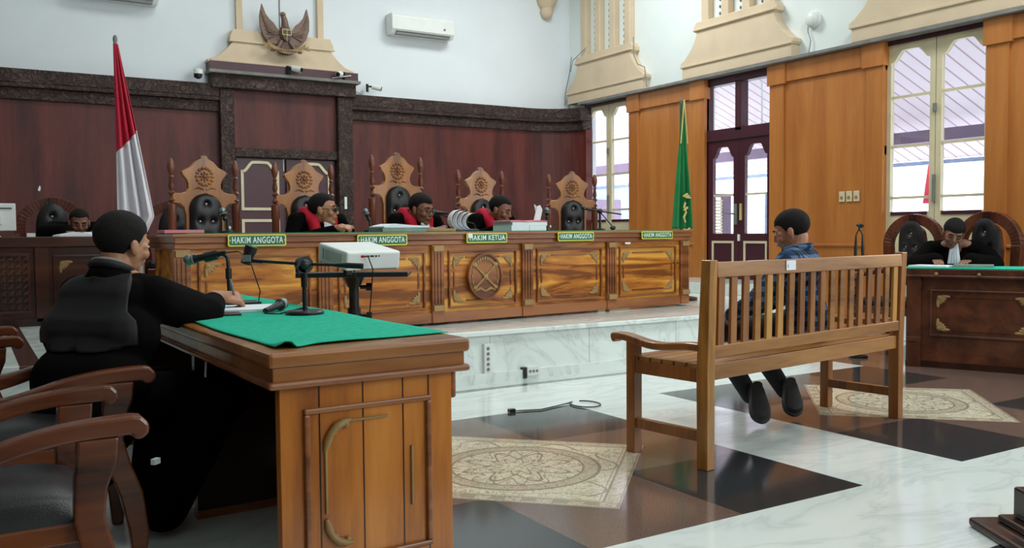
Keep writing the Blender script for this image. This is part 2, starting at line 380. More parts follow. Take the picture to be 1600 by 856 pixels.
# double door with cream arched mouldings, slightly ajar
def bell(a0, a1, z0, z1, rise, n=24):
    """outline of an opening with a bell-curved top"""
    pts = [(a0, z0), (a1, z0)]
    for k in range(n+1):
        t = 1-k/n; s_ = abs(2*t-1); q = min(1, max(0, (s_-.4)/.5)); h = rise*((1-q*q*(3-2*q))*.86+.14*(1-min(1, s_/.9)**2))
        pts.append((a0+(a1-a0)*t, z1-rise+h))
    return pts
def ringprism(g, outer, inner, d0, d1, axis):
    n = len(outer)
    for i in range(n):
        j = (i+1) % n
        g.prism([outer[i], outer[j], inner[j], inner[i]], d0, d1, axis)
    return g
def inset(pts, w_):
    cx = sum(p[0] for p in pts)/len(pts); n = len(pts); out = []
    for i, p in enumerate(pts):
        a = Vector(pts[i-1]); b_ = Vector(pts[(i+1) % n]); pv = Vector(p)
        d1 = (pv-a).normalized(); d2 = (b_-pv).normalized()
        n1 = Vector((-d1.y, d1.x)); n2 = Vector((-d2.y, d2.x)); m = (n1+n2); m = m.normalized() if m.length > 1e-5 else n1
        k = w_/max(.35, m.dot(n1)); out.append((pv.x+m.x*k, pv.y+m.y*k))
    return out
door = struct(thing('door_1', None, None))
g = G().box(2.87, 4.20, YB-.02, YB+.0, DZ, 2.06); struct(g.obj('door_back_panel', 'maroon', door))
for nm, x0, x1 in (('door_leaf', 2.90, 3.49), ('door_leaf', 3.53, 4.17)):
    l = G().box(x0, x1, YB-.055, YB-.02, DZ, 2.05).obj(nm, 'maroon', door, bevel=.004)
    g = G(); o = bell(x0+.05, x1-.06, 1.40, 2.02, .12); ringprism(g, o, inset(o, .035), YB-.075, YB-.055, 'y'); g.obj('arched_moulding', 'creamw', l)
    g = G().frame(x0+.05, x1-.06, .55, 1.29, .035, YB-.075, YB-.055); g.obj('lower_moulding', 'creamw', l)
G().box(3.492, 3.50, YB-.06, YB-.019, 1.9, 2.05).obj('daylight_gap', 'white', door)  # white strip painted in for daylight showing between the leaves
struct(G().prism([(.715, 1.61), (.735, 1.60), (.745, 1.64), (.735, 1.665), (.722, 1.64)], YB-.053, YB-.049, 'y').obj('trim_chipped_spot', 'white'))
tag(G().box(4.26, 4.295, YB-.18, YB-.16, 1.42, 1.58).obj('wall_switch', 'white', bevel=.004), 'narrow white switch on the carved door post behind the judge in dark glasses', 'switch')
# plaster pediment behind the emblem
def pediment(c, z, w3=.93, w2=.62, w1=.66, top=5.8, shaft=.56, axis='y', P=None):
    a = [(-w3, 0), (w3, 0), (w3, .03)]
    for k in range(7):
        t = k/6; a.append((w3+(w2-w3)*(t**.6), .03+.24*t))
    a += [(w1, .28), (w1, .33), (w1-.04, .42), (-w1+.04, .42), (-w1, .33), (-w1, .28)]
    for k in range(7):
        t = 1-k/6; a.append((-(w3+(w2-w3)*(t**.6)), .03+.24*t))
    a.append((-w3, .03)); return [(c+p, z+q) for p, q in a]
g = G().prism(pediment(3.5, 3.19), YB-.14, YB, 'y'); struct(g.obj('trim_back_pediment', 'creamp', bevel=.006))
struct(G().box(3.5-.67, 3.5+.67, YB-.165, YB-.13, 3.455, 3.48).box(3.5-.9, 3.5+.9, YB-.16, YB-.13, 3.2, 3.225).obj('trim_back_pediment_moulding', 'creamp', bevel=.005))
g = G().box(2.94, 3.02, YB-.06, YB, 3.6, 5.7).box(3.98, 4.06, YB-.06, YB, 3.6, 5.7); struct(g.obj('trim_back_pilaster', 'creamp', bevel=.006))
struct(G().box(3.495, 3.505, YB-.012, YB, 3.6, 5.7).obj('trim_back_groove', 'gasket'))
# right wall pediments with fluted shafts
def rped(c, i):
    z = 3.02
    a = [(-.88, 0), (.88, 0), (.88, .14), (.91, .16), (.91, .2)]
    prof = [(.84, .24), (.74, .33), (.67, .42), (.63, .5), (.62, .54)]
    a += prof+[(.67, .56), (.67, .61), (.63, .67)]
    a = a+[(-x, zz) for x, zz in reversed(a[2:])]
    g = G().prism([(c+x, z+zz) for x, zz in a], XW-.13, XW, 'x')
    g.box(XW-.15, XW, c-.9, c+.9, z+.14, z+.17); g.box(XW-.16, XW, c-.66, c+.66, z+.56, z+.585)
    struct(g.obj('trim_right_pediment', 'creamp', bevel=.006))
    g = G()
    for k in (-1.5, -.5, .5, 1.5): g.box(XW-.1, XW, c+k*.34-.06, c+k*.34+.06, z+.67, 5.7)
    g.box(XW-.05, XW-.0, c-.55, c+.55, z+.67, z+.7)
    struct(g.obj('trim_right_flutes', 'creamp', bevel=.01))
    g = G()
    for k in (-1, 0, 1):
        for q in range(22): g.ball((XW-.005, c+k*.34, z+.74+q*.085), (.012, .014, .02), seg=8)
    struct(g.obj('trim_right_beads', 'gasket'))
for i, c in enumerate(OPEN[:3]): rped(c, i)
# corbel hanging on the upper back wall next to the corner
g = G().lathe([(.01, 0), (.07, .03), (.1, .1), (.09, .16), (.14, .22), (.18, .34), (.17, .44), (.22, .5)], 16)
o = struct(g.obj('trim_corbel', 'creamp', smooth=True, loc=(7.55, YB-.05, 4.28)))
# lead flashing line over the panelling of the right wall
struct(G().box(XW-.17, XW, 3.1, 10.86, 2.975, 3.01).obj('trim_right_ledge', 'gasket', bevel=.004))
# orange panelling between the openings
for i, (y0, y1) in enumerate([(OPEN[0]-HW, OPEN[1]+HW), (OPEN[1]-HW, OPEN[2]+HW), (OPEN[2]-HW, OPEN[3]+HW)]):
    lo, hi = y1, y0
    g = G().box(XW-.06, XW, lo, hi, .0, 2.97)
    g.box(XW-.085, XW, lo-.03, lo+.17, 0, 2.97).box(XW-.085, XW, hi-.17, hi+.03, 0, 2.97)
    struct(g.obj('wall_right_panelling', 'panel', bevel=.004))
    g = G().box(XW-.11, XW, lo-.05, lo+.21, 2.74, 2.975).box(XW-.11, XW, hi-.21, hi+.05, 2.74, 2.975).box(XW-.09, XW, lo, hi, 2.76, 2.97)
    struct(g.obj('trim_panel_header', 'panel', bevel=.004))
    struct(G().box(XW-.08, XW, lo+.17, hi-.17, .92, .95).obj('trim_chair_rail', 'panel', bevel=.006))
    struct(G().box(XW-.12, XW, lo-.02, hi+.02, 0, .14).obj('baseboard_right', 'panel', bevel=.006))
# ---- tall casement windows
def leaf(parent, y0, y1, z0, z1, gz0, gz1, mat, bars, arch=.12, x0=XW-.02, x1=XW+.03, gap=.055, barmat=None, side=.05):
    """one leaf: rails with a bell-topped opening, glass and bars; y0<y1"""
    g = G(); gy0, gy1 = y0+side, y1-side
    g.box(x0, x1, y0, gy0, z0, z1).box(x0, x1, gy1, y1, z0, z1)
    g.box(x0, x1, gy0, gy1, z0, gz0)
    top = bell(gy0, gy1, 0, gz1, arch)[2:]
    for a, b_ in zip(top, top[1:]): g.prism([a, b_, (b_[0], z1), (a[0], z1)], x0, x1, 'x')
    l = g.obj('window_leaf' if mat == 'creamw' else 'door_leaf', mat, parent)
    G().box((x0+x1)/2-.003, (x0+x1)/2+.003, gy0-.01, gy1+.01, gz0-.01, gz1+.01).obj('glass_pane', 'glass', l)
    if bars:
        g = G()
        for z in bars: g.box(x0+.008, x1-.008, gy0, gy1, z-.013, z+.013)
        g.obj('glazing_bar', barmat or mat, l)
    return l
for i, c in enumerate((OPEN[2], OPEN[0], OPEN[3], OPEN[4], OPEN[5])):
    wd = struct(thing('window_%d' % (i+1), None, None))
    g = G().box(XW-.04, XW+.08, c-HW, c-HW+.02, .3, 2.99).box(XW-.04, XW+.08, c+HW-.02, c+HW, .3, 2.99).box(XW-.04, XW+.08, c-HW, c+HW, 2.93, 2.99)
    g.obj('window_frame', 'maroon', wd)
    for a, b_ in ((c+.005, c+HW-.02), (c-HW+.02, c-.005)):
        l = leaf(wd, a, b_, .32, 2.93, 1.27, 2.87, 'creamw', (1.41, 1.92, 2.41), .11, side=.055)
        G().box(XW-.03, XW-.02, a+.07, b_-.07, 1.235, 1.27).obj('dark_sill_strip', 'maroon', l)
    g = G().box(XW-.05, XW-.02, c-.01, c+.01, 1.36, 1.62); g.box(XW-.05, XW-.02, c-.012, c+.012, 2.22, 2.3); g.obj('espagnolette_bolt', 'gasket', wd)
    g = G()
    for z in (.9, 1.85, 2.7): g.box(XW-.05, XW-.015, c+HW-.03, c+HW-.005, z, z+.09)
    g.obj('hinge', 'creamw', wd)
# ---- maroon double door with transom
c = OPEN[1]; dr = struct(thing('door_2', None, None))
G().box(XW-.04, XW+.08, c-HW, c-HW+.03, .5, 2.99).box(XW-.04, XW+.08, c+HW-.03, c+HW, .5, 2.99).box(XW-.04, XW+.08, c-HW, c+HW, 2.88, 2.99).box(XW-.04, XW+.08, c-HW, c+HW, 2.20, 2.34).box(XW-.04, XW+.08, c-.05, c+.05, 2.3, 2.9).obj('door_frame', 'maroon', dr, bevel=.004)
for a, b_ in ((c+.05, c+HW-.03), (c-HW+.03, c-.05)): G().box(XW+.02, XW+.026, a, b_, 2.33, 2.89).obj('transom_glass', 'glass', dr)
for a, b_ in ((c+.002, c+HW-.03), (c-HW+.03, c-.002)):
    l = leaf(dr, a, b_, .5, 2.20, 1.06, 2.12, 'maroon', (1.53,), .13, side=.09, barmat='creamw')
    G().frame(a+.08, b_-.08, .56, .97, .028, XW-.03, XW-.018, 'x').obj('cream_moulding', 'creamw', l)
G().box(XW-.035, XW-.02, c+.03, c+.07, 1.17, 1.42).tube([(XW-.03, c+.05, 1.3), (XW-.08, c+.05, 1.3), (XW-.08, c+.17, 1.31)], .012).obj('door_handle', 'greyp', dr)
G().box(XW-.035, XW-.02, c-.05, c-.02, 1.22, 1.42).obj('lock_plate', 'gold', dr)
G().box(XW-.035, XW-.02, c-.02, c+.01, .97, 1.05).obj('door_bolt', 'white', dr)
# ================================================================ outside
struct(G().box(8.14, 60, -12, 60, 0, .2).obj('terrace_ground', 'concrete'))
g = G(); g.prism([(8.14, 3.75), (12.5, 2.14), (12.5, 2.2), (8.14, 3.85)], -6, 30, 'y')
struct(g.obj('veranda_ceiling', 'planks'))
tag(G().box(11.2, 11.32, -4, 26, 2.28, 2.44).obj('veranda_beam', 'purple'), 'mauve beam under the veranda ceiling outside the windows', 'beam')
tag(G().box(12.51, 12.6, -6, 30, 2.07, 2.13).obj('veranda_gutter', 'bluewall'), 'grey gutter along the outer edge of the veranda roof', 'gutter')
b = thing('pavilion', 'blue grey building with corrugated upper wall seen through the far window', 'building', (14.5, 17, 0))
g = G().box(-3.5, 2.0, 0, .3, .2, 2.2)
g.obj('wall', 'bluewall', b)
g = G()
for k in range(44): g.box(-3.5+k*.125, -3.5+k*.125+.07, -.05, .25, 2.2, 2.62)
g.box(-3.5, 2, 0, .25, 2.2, 2.62)
g.obj('corrugated_cladding', 'creamw', b)
for k in range(4): G().box(-3.1+k*1.3, -2.3+k*1.3, -.04, 0, 1.35, 1.85).obj('window', 'purple', b)
s = thing('louvred_shutter', 'beige louvred shutter with dark frame outside the maroon door', 'shutter', (10.6, 10.7, .2))
g = G()
for k in range(26): g.box(-.34, .02, -.02, .02, .06+k*.052, .1+k*.052)
g.obj('slats', 'creamw', s); G().frame(-.4, .08, 0, 1.5, .06, -.03, .03).box(.08, .2, -.03, .03, 0, 1.5).obj('frame', 'purple', s)
s = thing('terrace_door', 'open blue grey door leaf on the terrace behind the maroon door', 'door', (11.4, 10.2, .2))
G().box(-.3, .3, -.02, .02, 0, 1.5).obj('leaf_panel', 'bluewall', s); G().box(.3, .38, -.03, .03, 0, 1.5).obj('dark_stile', 'purple', s)
s = thing('terrace_railing', 'low dark railing outside the right hand window', 'railing', (14, 8.6, .2), 0)
g = G().tube([(0, -2.5, 1.0), (0, 2.5, 1.0)], .03)
g.obj('top_rail', 'purple', s)
for k in range(5): G().tube([(0, -2.4+k*1.2, 0), (0, -2.4+k*1.2, 1.0)], .03).obj('post', 'purple', s)
tag(G().tube([(0, 0, 0), (0, 0, 2.0)], .035).tube([(0, 0, 1.3), (0, .03, 1.9)], [.12, .02]).obj('flag_on_pole', 'flagr', loc=(13, 8.55, .2)), 'furled red banner on a pole outside the right hand window', 'banner')
l = thing('outdoor_lamp', 'white curved outdoor lamp under the veranda seen through the door transom', 'lamp', (9.6, 8.9, 2.42))
G().tube([(0, 0, .77), (0, 0, 0), (.02, -.05, .05)], .012).obj('bracket', 'white', l); G().lathe([(.1, 0), (.08, .04), (.02, .06)], 16, T=Matrix.Translation((0, -.06, .03))).obj('shade', 'white', l)
# ================================================================ judges' bench
JR = R_(4.73); J0 = (1.137, 5.975)
def jl(a, n=0, z=DZ):
    """point along the bench (a), behind its front (n), height z, in the room"""
    return (J0[0]+a*cos(JR)-n*sin(JR), J0[1]+a*sin(JR)+n*cos(JR), z)
def corner_piece(g, x, z, sx, sz, y, s=1.0):
    """fan of little leaves in a panel corner; sx, sz = +-1 point inwards"""
    for k in range(5):
        a = k*pi/8; L = (.055 if k in (0, 4) else .04)*s
        g.ball((x+sx*cos(a)*L*.9, y, z+sz*sin(a)*L*.9), (L*.75, .008, .013*s), rot=Matrix.Rotation(-sx*sz*a, 3, 'Y'), seg=10)
    g.ball((x+sx*.01, y, z+sz*.01), (.02*s, .012, .02*s), seg=10)
def panel_inlay(x0, x1, z0, z1, y, parent, mat='teak_red', brk='bracket', s=1.0, inner=True):
    f = G().frame(x0, x1, z0, z1, .016, y-.018, y).obj('panel_moulding', mat, parent, bevel=.004)
    m = .055
    for X0, Z0, sx, sz in ((x0+m, z0+m, 1, 1), (x1-m, z0+m, -1, 1), (x0+m, z1-m, 1, -1), (x1-m, z1-m, -1, -1)): g = G(); corner_piece(g, X0, Z0, sx, sz, y-.004, s); g.obj('carved_corner', brk, f)
    if inner:
        g = G(); e = .11
        for zz in (z0+m-.006, z1-m-.006): g.box(x0+m+e, x1-m-e, y-.008, y, zz, zz+.012)
        for xx in (x0+m-.006, x1-m-.006): g.box(xx, xx+.012, y-.008, y, z0+m+e, z1-m-e)
        g.obj('inner_bead', mat, f)
    return f
jb = thing('judges_bench', 'long carved teak judges bench with an oval medallion on the marble dais', 'bench desk', (J0[0], J0[1], DZ), JR)
L, Dp, HT = 4.8, .6, .72
G().box(.03, L-.02, .03, .07, .02, .62).box(.03, .08, .07, Dp-.03, .02, .62).box(L-.07, L-.02, .07, Dp-.03, .02, .62).obj('body', 'teak_desk', jb)
G().box(0, L, .0, Dp, .62, .66).obj('ledge_moulding', 'teak_red', jb, bevel=.008)
G().box(.0, L, -.012, Dp, .66, .71).obj('ledge', 'teak_red', jb, bevel=.006)
G().box(-.02, L+.02, -.03, Dp+.02, .70, HT).obj('worktop', 'teak_end', jb, bevel=.006)
G().box(.1, L-.1, .06, Dp-.03, HT, HT+.006).obj('green_cover', 'felt2', jb)
G().box(.02, L-.02, .012, .04, .02, .1).obj('plinth', 'teak_red', jb, bevel=.004)
pil = [.05, 1.04, 1.97, 2.84, 3.78, 4.72]
for x in pil:
    p = G().box(x-.055, x+.055, .0, .035, .02, .62).obj('pilaster', 'teak_red', jb, bevel=.004)
    g = G()
    for k in (-1, 0, 1): g.box(x+k*.028-.006, x+k*.028+.006, -.008, .002, .17, .56)
    g.obj('reeding', 'teak_red', p)
    G().box(x-.045, x+.045, -.014, 0, .57, .615).obj('carved_cap', 'bracket', p, bevel=.004); G().box(x-.05, x+.05, -.018, 0, .11, .155).obj('carved_base', 'bracket', p, bevel=.004)
for a, b_ in zip(pil, pil[1:]):
    panel_inlay(a+.105, b_-.105, .125, .575, .03, jb)
# oval medallion: crossed hammers, lotus and wreath
md = G().prism([(2.405+.165*cos(2*pi*k/40), .365+.185*sin(2*pi*k/40)) for k in range(40)], -.002, .03, 'y').obj('medallion', 'teak_red', jb, bevel=.006)
g = G(); ringprism(g, [(2.405+.165*cos(2*pi*k/40), .365+.185*sin(2*pi*k/40)) for k in range(40)], [(2.405+.15*cos(2*pi*k/40), .365+.17*sin(2*pi*k/40)) for k in range(40)], -.016, 0, 'y')
g.obj('medallion_rim', 'teak_red', md)
g = G()
for s in (-1, 1):
    g.tube([(2.405-s*.1, -.006, .27), (2.405+s*.1, -.006, .455)], .009, 8); g.ball((2.405+s*.1, -.008, .458), (.026, .012, .02), seg=10); g.ball((2.405-s*.1, -.008, .275), (.02, .01, .016), seg=10)
    g.tube([(2.405, -.004, .245), (2.405+s*.05, -.006, .27), (2.405+s*.1, -.004, .25)], [.006, .014, .005], 8)
g.ball((2.405, -.012, .36), (.024, .014, .024), seg=12)
for k in range(9):
    a = pi/2+(k-4)*.2; g.ball((2.405+.12*cos(a), -.004, .365+.14*sin(a)), (.012, .008, .018), seg=8)
    if k % 2 == 0:
        for s in (-1, 1): g.ball((2.405+s*.125*cos((k-4)*.18), -.004, .365+.13*sin((k-4)*.18)), (.008, .007, .02), seg=8)
g.obj('crossed_hammers', 'bracket', md)
tag(G().box(3.935, 4.0, -.004, 0, .598, .615).obj('inventory_label', 'white', None, loc=(0, 0, 0)), 'small white sticker on the judges bench under the rightmost plate', 'sticker')
o = bpy.data.objects['inventory_label']; o.location = (J0[0], J0[1], DZ); o.rotation_euler = (0, 0, JR)
# name plates
def plate(a0, a1, z0, z1, word, label, grp=None):
    h = z1-z0; w_ = a1-a0; r = .012
    t = thing('name_plate', label, 'sign', jl((a0+a1)/2, -.032, DZ+(z0+z1)/2), JR, 'green name plates on the judges bench')
    def rr_(w_, h, r): return [(sx*(w_/2-r)+r*cos(a), sz*(h/2-r)+r*sin(a)) for sx, sz, a0_ in ((1, 1, 0), (-1, 1, pi/2), (-1, -1, pi), (1, -1, 3*pi/2)) for a in (a0_, a0_+pi/4, a0_+pi/2)]
    G().prism(rr_(w_, h, r), -.006, .002, 'y').obj('yellow_border', 'signy', t)
    G().prism(rr_(w_-.018, h-.018, .008), -.008, -.005, 'y').obj('green_field', 'signg', t)
    n = text(word, h*.66, 'signw', t, Matrix.Translation((0, -.0085, 0)) @ FACE_MY @ Matrix.Diagonal((1, 1, 1, 1)), depth=.001)
    xs = [v.co.x for v in n.data.vertices]; k = (w_-.05)/(max(xs)-min(xs))
    for v in n.data.vertices: v.co.x *= k; v.co.z *= 1.12
    G().tube([(-w_/2+.016, -.009, 0), (-w_/2+.01, -.009, 0)], .004, 8).tube([(w_/2-.016, -.009, 0), (w_/2-.01, -.009, 0)], .004, 8).obj('screw', 'signw', t)
    return t
plate(.335, .735, .635, .715, 'HAKIM ANGGOTA', 'leftmost green plate reading HAKIM ANGGOTA, behind the tilted microphone clip')
plate(1.27, 1.68, .625, .705, 'HAKIM ANGGOTA', 'green plate reading HAKIM ANGGOTA just above the white projector')
t = plate(2.21, 2.60, .632, .71, 'HAKIM KETUA', 'green plate reading HAKIM KETUA above the oval medallion')
G().box(-.185, -.145, -.012, -.0095, .003, .037).obj('white_sticker', 'white', t)
plate(3.13, 3.53, .635, .712, 'HAKIM ANGGOTA', 'green plate reading HAKIM ANGGOTA right of the chief judge plate')
plate(4.11, 4.51, .64, .712, 'HAKIM ANGGOTA', 'rightmost green plate reading HAKIM ANGGOTA, above the small sticker')
# ================================================================ carved throne chairs
def spindle(x, y, z0, z1):
    h = z1-z0; pr = [(.028, 0), (.028, .05), (.018, .06), (.03, .08), (.03, .22), (.014, .235), (.028, .255), (.014, .275), (.03, .32), (.018, .45), (.03, .48), (.03, .62), (.034, .64), (.034, .72), (.014, .73), (.03, .745), (.014, .76), (.013, .775), (.03, .79), (.014, .805), (.022, .83), (.012, .875), (.02, .885), (.012, .895), (.024, .925), (.027, .95), (.02, .98), (.008, .996), (.002, 1)]
    return G().lathe([(r, z0+h*z) for r, z in pr], 14, c=(x, y))
def throne(label, loc, rz, dz=0.):
    """throne facing local -y, total height 1.34"""
    t = thing('throne_chair', label, 'chair', loc, rz, 'carved high-back chairs behind the judges bench')
    T = 1.34+dz
    for s in (-1, 1): spindle(s*.25, .0, .03, T-.03).obj('post', 'post', t, smooth=True)
    half = [(.0, T), (.028, T-.012), (.03, T-.03), (.075, T-.055), (.11, T-.095), (.165, T-.125), (.178, T-.135), (.168, T-.16), (.14, T-.195), (.128, T-.23), (.13, T-.262), (.15, T-.288), (.18, T-.30), (.25, T-.30), (.25, T-.375), (.19, T-.385), (.165, T-.41), (.15, T-.47), (.15, .45)]
    pts = [(x, z) for x, z in half]+[(-x, z) for x, z in reversed(half[1:])]
    G().prism(pts[::-1], -.02, .02, 'y').obj('back_panel', 'chair', t, bevel=.006)
    # carved crest relief
    cz = T-.17
    g = G()
    for k in range(14): a = 2*pi*k/14; g.ball((.062*cos(a), -.022, cz+.066*sin(a)), (.016, .008, .012), seg=8)
    for k in range(8): a = 2*pi*k/8; g.ball((.03*cos(a), -.022, cz+.03*sin(a)), (.014, .009, .008), seg=8, rot=Matrix.Rotation(-a, 3, 'Y'))
    g.ball((0, -.024, cz), (.014, .01, .014), seg=8)
    for s in (-1, 1): g.tube([(s*.01, -.022, cz-.1), (s*.05, -.022, cz-.085), (s*.085, -.022, cz-.098)], [.008, .008, .003], 8)
    g.obj('carved_crest', 'bracket' if False else 'chair', t, smooth=True)
    # tufted backrest
    w_, z0, z1 = .125, .5, T-.30; n = 26
    def outl(k):
        return None
    nx, nz = 22, 34; bm = G(); vs = {}
    bt = [(-.0, z1-.085), (-.05, z1-.22), (.05, z1-.22), (0., z1-.36), (-.05, z1-.5), (.05, z1-.5)]
    def dep(x, z):
        top = z1-w_; e = min(1, abs(x)/w_) if z < top else min(1, math.hypot(x, z-top)/w_)
        d = .055*math.sqrt(max(0, 1-e**4))
        d *= 1 if z > z0+.03 else max(.3, (z-z0)/.03)
        for bx, bz in bt: q = math.hypot(x-bx, z-bz); d -= .03*math.exp(-(q/.018)**2)+.008*math.exp(-(q/.045)**2)
        return d
    for i in range(nz+1):
        z = z0+(z1-z0)*i/nz; hw = w_ if z < z1-w_ else math.sqrt(max(1e-5, w_*w_-(z-z1+w_)**2))
        for j in range(nx+1):
            x = hw*(-1+2*j/nx); vs[i, j] = bm.b.verts.new((x, -.02-max(.001, dep(x*.98, min(z, z1-.004))), z))
    for i in range(nz):
        for j in range(nx): bm.b.faces.new((vs[i, j], vs[i, j+1], vs[i+1, j+1], vs[i+1, j]))
    cu = bm.obj('backrest_cushion', 'leather', t, smooth=True)
    g = G()
    for bx, bz in bt: g.ball((bx, -.02-dep(bx, bz)-.006, bz), (.0105, .007, .0105), seg=8)
    g.obj('tufting_button', 'button', cu)
    G().box(-.24, .24, -.42, .02, .38, .44).obj('seat_frame', 'chair', t, bevel=.008)
    G().box(-.22, .22, -.41, -.02, .44, .5).obj('seat_cushion', 'leather', t, bevel=.02)
    for s in (-1, 1):
        G().tube([(s*.25, 0, .68), (s*.26, -.2, .7), (s*.26, -.36, .69), (s*.26, -.4, .66)], .022).obj('armrest', 'chair', t, smooth=True)
        G().tube([(s*.25, -.37, .0), (s*.24, -.39, .3), (s*.25, -.37, .5), (s*.26, -.36, .69)], [.02, .028, .022, .02]).obj('front_leg', 'chair', t, smooth=True)
    return t
th = [('carved throne chair leftmost behind the judges bench, empty', .59, 1.25, 0, 1.73, 0),
      ('carved throne chair behind the judge in dark glasses', 1.42, 1.25, 0, 1.71, 0),
      ('tallest carved throne chair, behind the judge with spectacles', 2.31, 1.25, .02, 1.83, 0),
      ('carved throne chair behind the judge at the paper stack', 3.22, 1.25, -.02, 1.70, 0),
      ('rightmost carved throne chair, empty, by the tall window', 4.37, 1.25, 0, 1.73, 0)]
first = throne(th[0][0], jl(th[0][1], th[0][2]), JR)
for k, (lb, a, n, r, z, _) in enumerate(th[1:]):
    if z > 1.8: throne(lb, jl(a, n), JR+r, .1)
    else: dup(first, jl(a, n), JR+(R_(-22) if k == 3 else r), lb)
# ================================================================ round-back leather chairs
def archchair(label, loc, rz, grp, up=0.):
    """chair facing local -y; arched back rim 1.22 high with tufted centre pad"""
    t = thing('round_back_chair', label, 'chair', loc, rz, grp)
    n = 24; ro = [(.30*cos(pi*k/n), .84+.28*sin(pi*k/n)) for k in range(n+1)]; ri = [(.215*cos(pi*k/n), .84+.19*sin(pi*k/n)) for k in range(n+1)]
    g = G(); ro = [(.27, .45)]+ro+[(-.27, .45)]; ri = [(.19, .45)]+ri+[(-.19, .45)]
    for i in range(len(ro)-1): g.prism([ro[i], ro[i+1], ri[i+1], ri[i]], -.03, .03, 'y')
    g.obj('arched_rim', 'archchair', t, bevel=.004)
    pts = [(.11*cos(a), .92+.1*sin(a)) for a in [pi*k/12 for k in range(13)]]+[(-.13, .8), (-.12, .62), (-.09, .48), (.09, .48), (.12, .62), (.13, .8)]
    G().prism(pts, -.02, .02, 'y').obj('back_splat', 'archchair', t, bevel=.004)
    bt = [(0, .95), (-.05, .83), (.05, .83), (0, .71), (-.05, .6), (.05, .6)]
    nx, nz = 22, 30; bm = G(); vs = {}; z0, z1, w_ = .5, 1.06, .135
    def dep(x, z):
        c = .8; e = min(1, math.sqrt((x/w_)**2+abs((z-c)/.3)**3)) if True else 0
        d = .06*math.sqrt(max(0, 1-e**3))
        for bx, bz in bt: q = math.hypot(x-bx, z-bz); d -= .03*math.exp(-(q/.018)**2)+.008*math.exp(-(q/.045)**2)
        return d
    for i in range(nz+1):
        z = z0+(z1-z0)*i/nz; q = abs((z-.78)/.285); hw = w_*math.sqrt(max(.002, 1-min(1, q)**3))
        for j in range(nx+1): x = hw*(-1+2*j/nx); vs[i, j] = bm.b.verts.new((x, -.02-max(.001, dep(x*.98, z)), z))
    for i in range(nz):
        for j in range(nx): bm.b.faces.new((vs[i, j], vs[i, j+1], vs[i+1, j+1], vs[i+1, j]))
    cu = bm.obj('backrest_pad', 'leather', t, smooth=True)
    g = G()
    for bx, bz in bt: g.ball((bx, -.02-dep(bx, bz)-.006, bz), (.0105, .007, .0105), seg=8)
    g.obj('tufting_button', 'button', cu)
    G().box(-.28, .28, -.5, .03, .36, .43).obj('seat_frame', 'archchair', t, bevel=.01)
    G().box(-.26, .26, -.48, -.03, .43, .49).obj('seat_cushion', 'leather', t, bevel=.02)
    for s in (-1, 1):
        G().tube([(s*.28, 0, .72), (s*.31, -.2, .7), (s*.31, -.4, .68), (s*.31, -.44, .64)], .025).obj('armrest', 'archchair', t, smooth=True)
        spindle(s*.3, -.4, .0, .68).obj('front_leg', 'archchair', t, smooth=True)
        G().tube([(s*.26, 0, 0), (s*.27, 0, .5)], .025).obj('rear_leg', 'archchair', t)
    for o in list(kids(t))+[q for o in kids(t) for q in kids(o)]:
        if o.name.split('.')[0] in ('arched_rim', 'back_splat', 'backrest_pad', 'tufting_button'):
            for v in o.data.vertices:
                if v.co.z > .455: v.co.z += up
    return t
archchair('brown round-back leather chair on the right, empty, beside the man with the white tie', (7.25, 4.92, 0), R_(-90), 'round-back leather chairs behind the right desk', .11)
archchair('brown round-back leather chair behind the man with the white tie', (7.25, 4.24, 0), R_(-90-6), 'round-back leather chairs behind the right desk', .12)
archchair('dark round-back chair behind the left desk near the monitor', (.68, 9.0, DZ), R_(-4), 'round-back chairs on the left of the dais', -.06)
archchair('dark round-back chair half hidden left of the leftmost throne chair', (1.64, 8.6, DZ), R_(-4), 'round-back chairs on the left of the dais', -.09)
# slatted chair glimpsed between the third judge and the rightmost throne
s = thing('slatted_chair', 'low red-brown slatted chair back between the stack of papers and the rightmost throne', 'chair', jl(4.12, 1.85), JR)
G().box(-.22, .22, -.02, .02, .74, .79).obj('top_rail', 'teak_red', s, bevel=.006)
for k in range(7): G().box(-.19+k*.055, -.165+k*.055, -.012, .012, .42, .75).obj('slat', 'teak_red', s)
G().box(-.22, .22, -.4, .02, .38, .43).obj('seat', 'teak_red', s, bevel=.006)
for x in (-.2, .2):
    for y in (-.38, 0): G().box(x-.02, x+.02, y-.02, y+.02, 0, .76 if y == 0 else .38).obj('leg', 'teak_red', s)
# ================================================================ table in front of the left man
T0 = (.72, 2.49); TR = R_(1.5); TH = .765
def tl(x, y, z=TH): return (T0[0]+x*cos(TR)-y*sin(TR), T0[1]+x*sin(TR)+y*cos(TR), z)
tb = thing('table', 'wooden table with panelled end and green felt on top, in the left foreground', 'table', (T0[0], T0[1], 0), TR)
W_, L_ = .66, 2.62
G().box(0, W_, 0, L_, .717, .762).obj('tabletop', 'teak_end', tb, bevel=.012)
G().box(.015, W_-.015, .015, L_-.015, .675, .717).obj('apron', 'teak_end', tb, bevel=.004)
G().box(.0, W_, .0, L_, .655, .677).obj('apron_moulding', 'teak_red', tb, bevel=.009)
e = G().box(.045, .615, .05, .09, .03, .656).obj('end_panel', 'teak_v', tb, bevel=.002)
g = G()
for x in (.165, .305, .44, .53): g.box(x-.002, x+.002, .0485, .051, .04, .65)
g.obj('plank_gap', 'dark_table', e)
G().frame(.115, .535, .10, .585, .017, .034, .05).obj('panel_moulding', 'teak_red', e, bevel=.005)
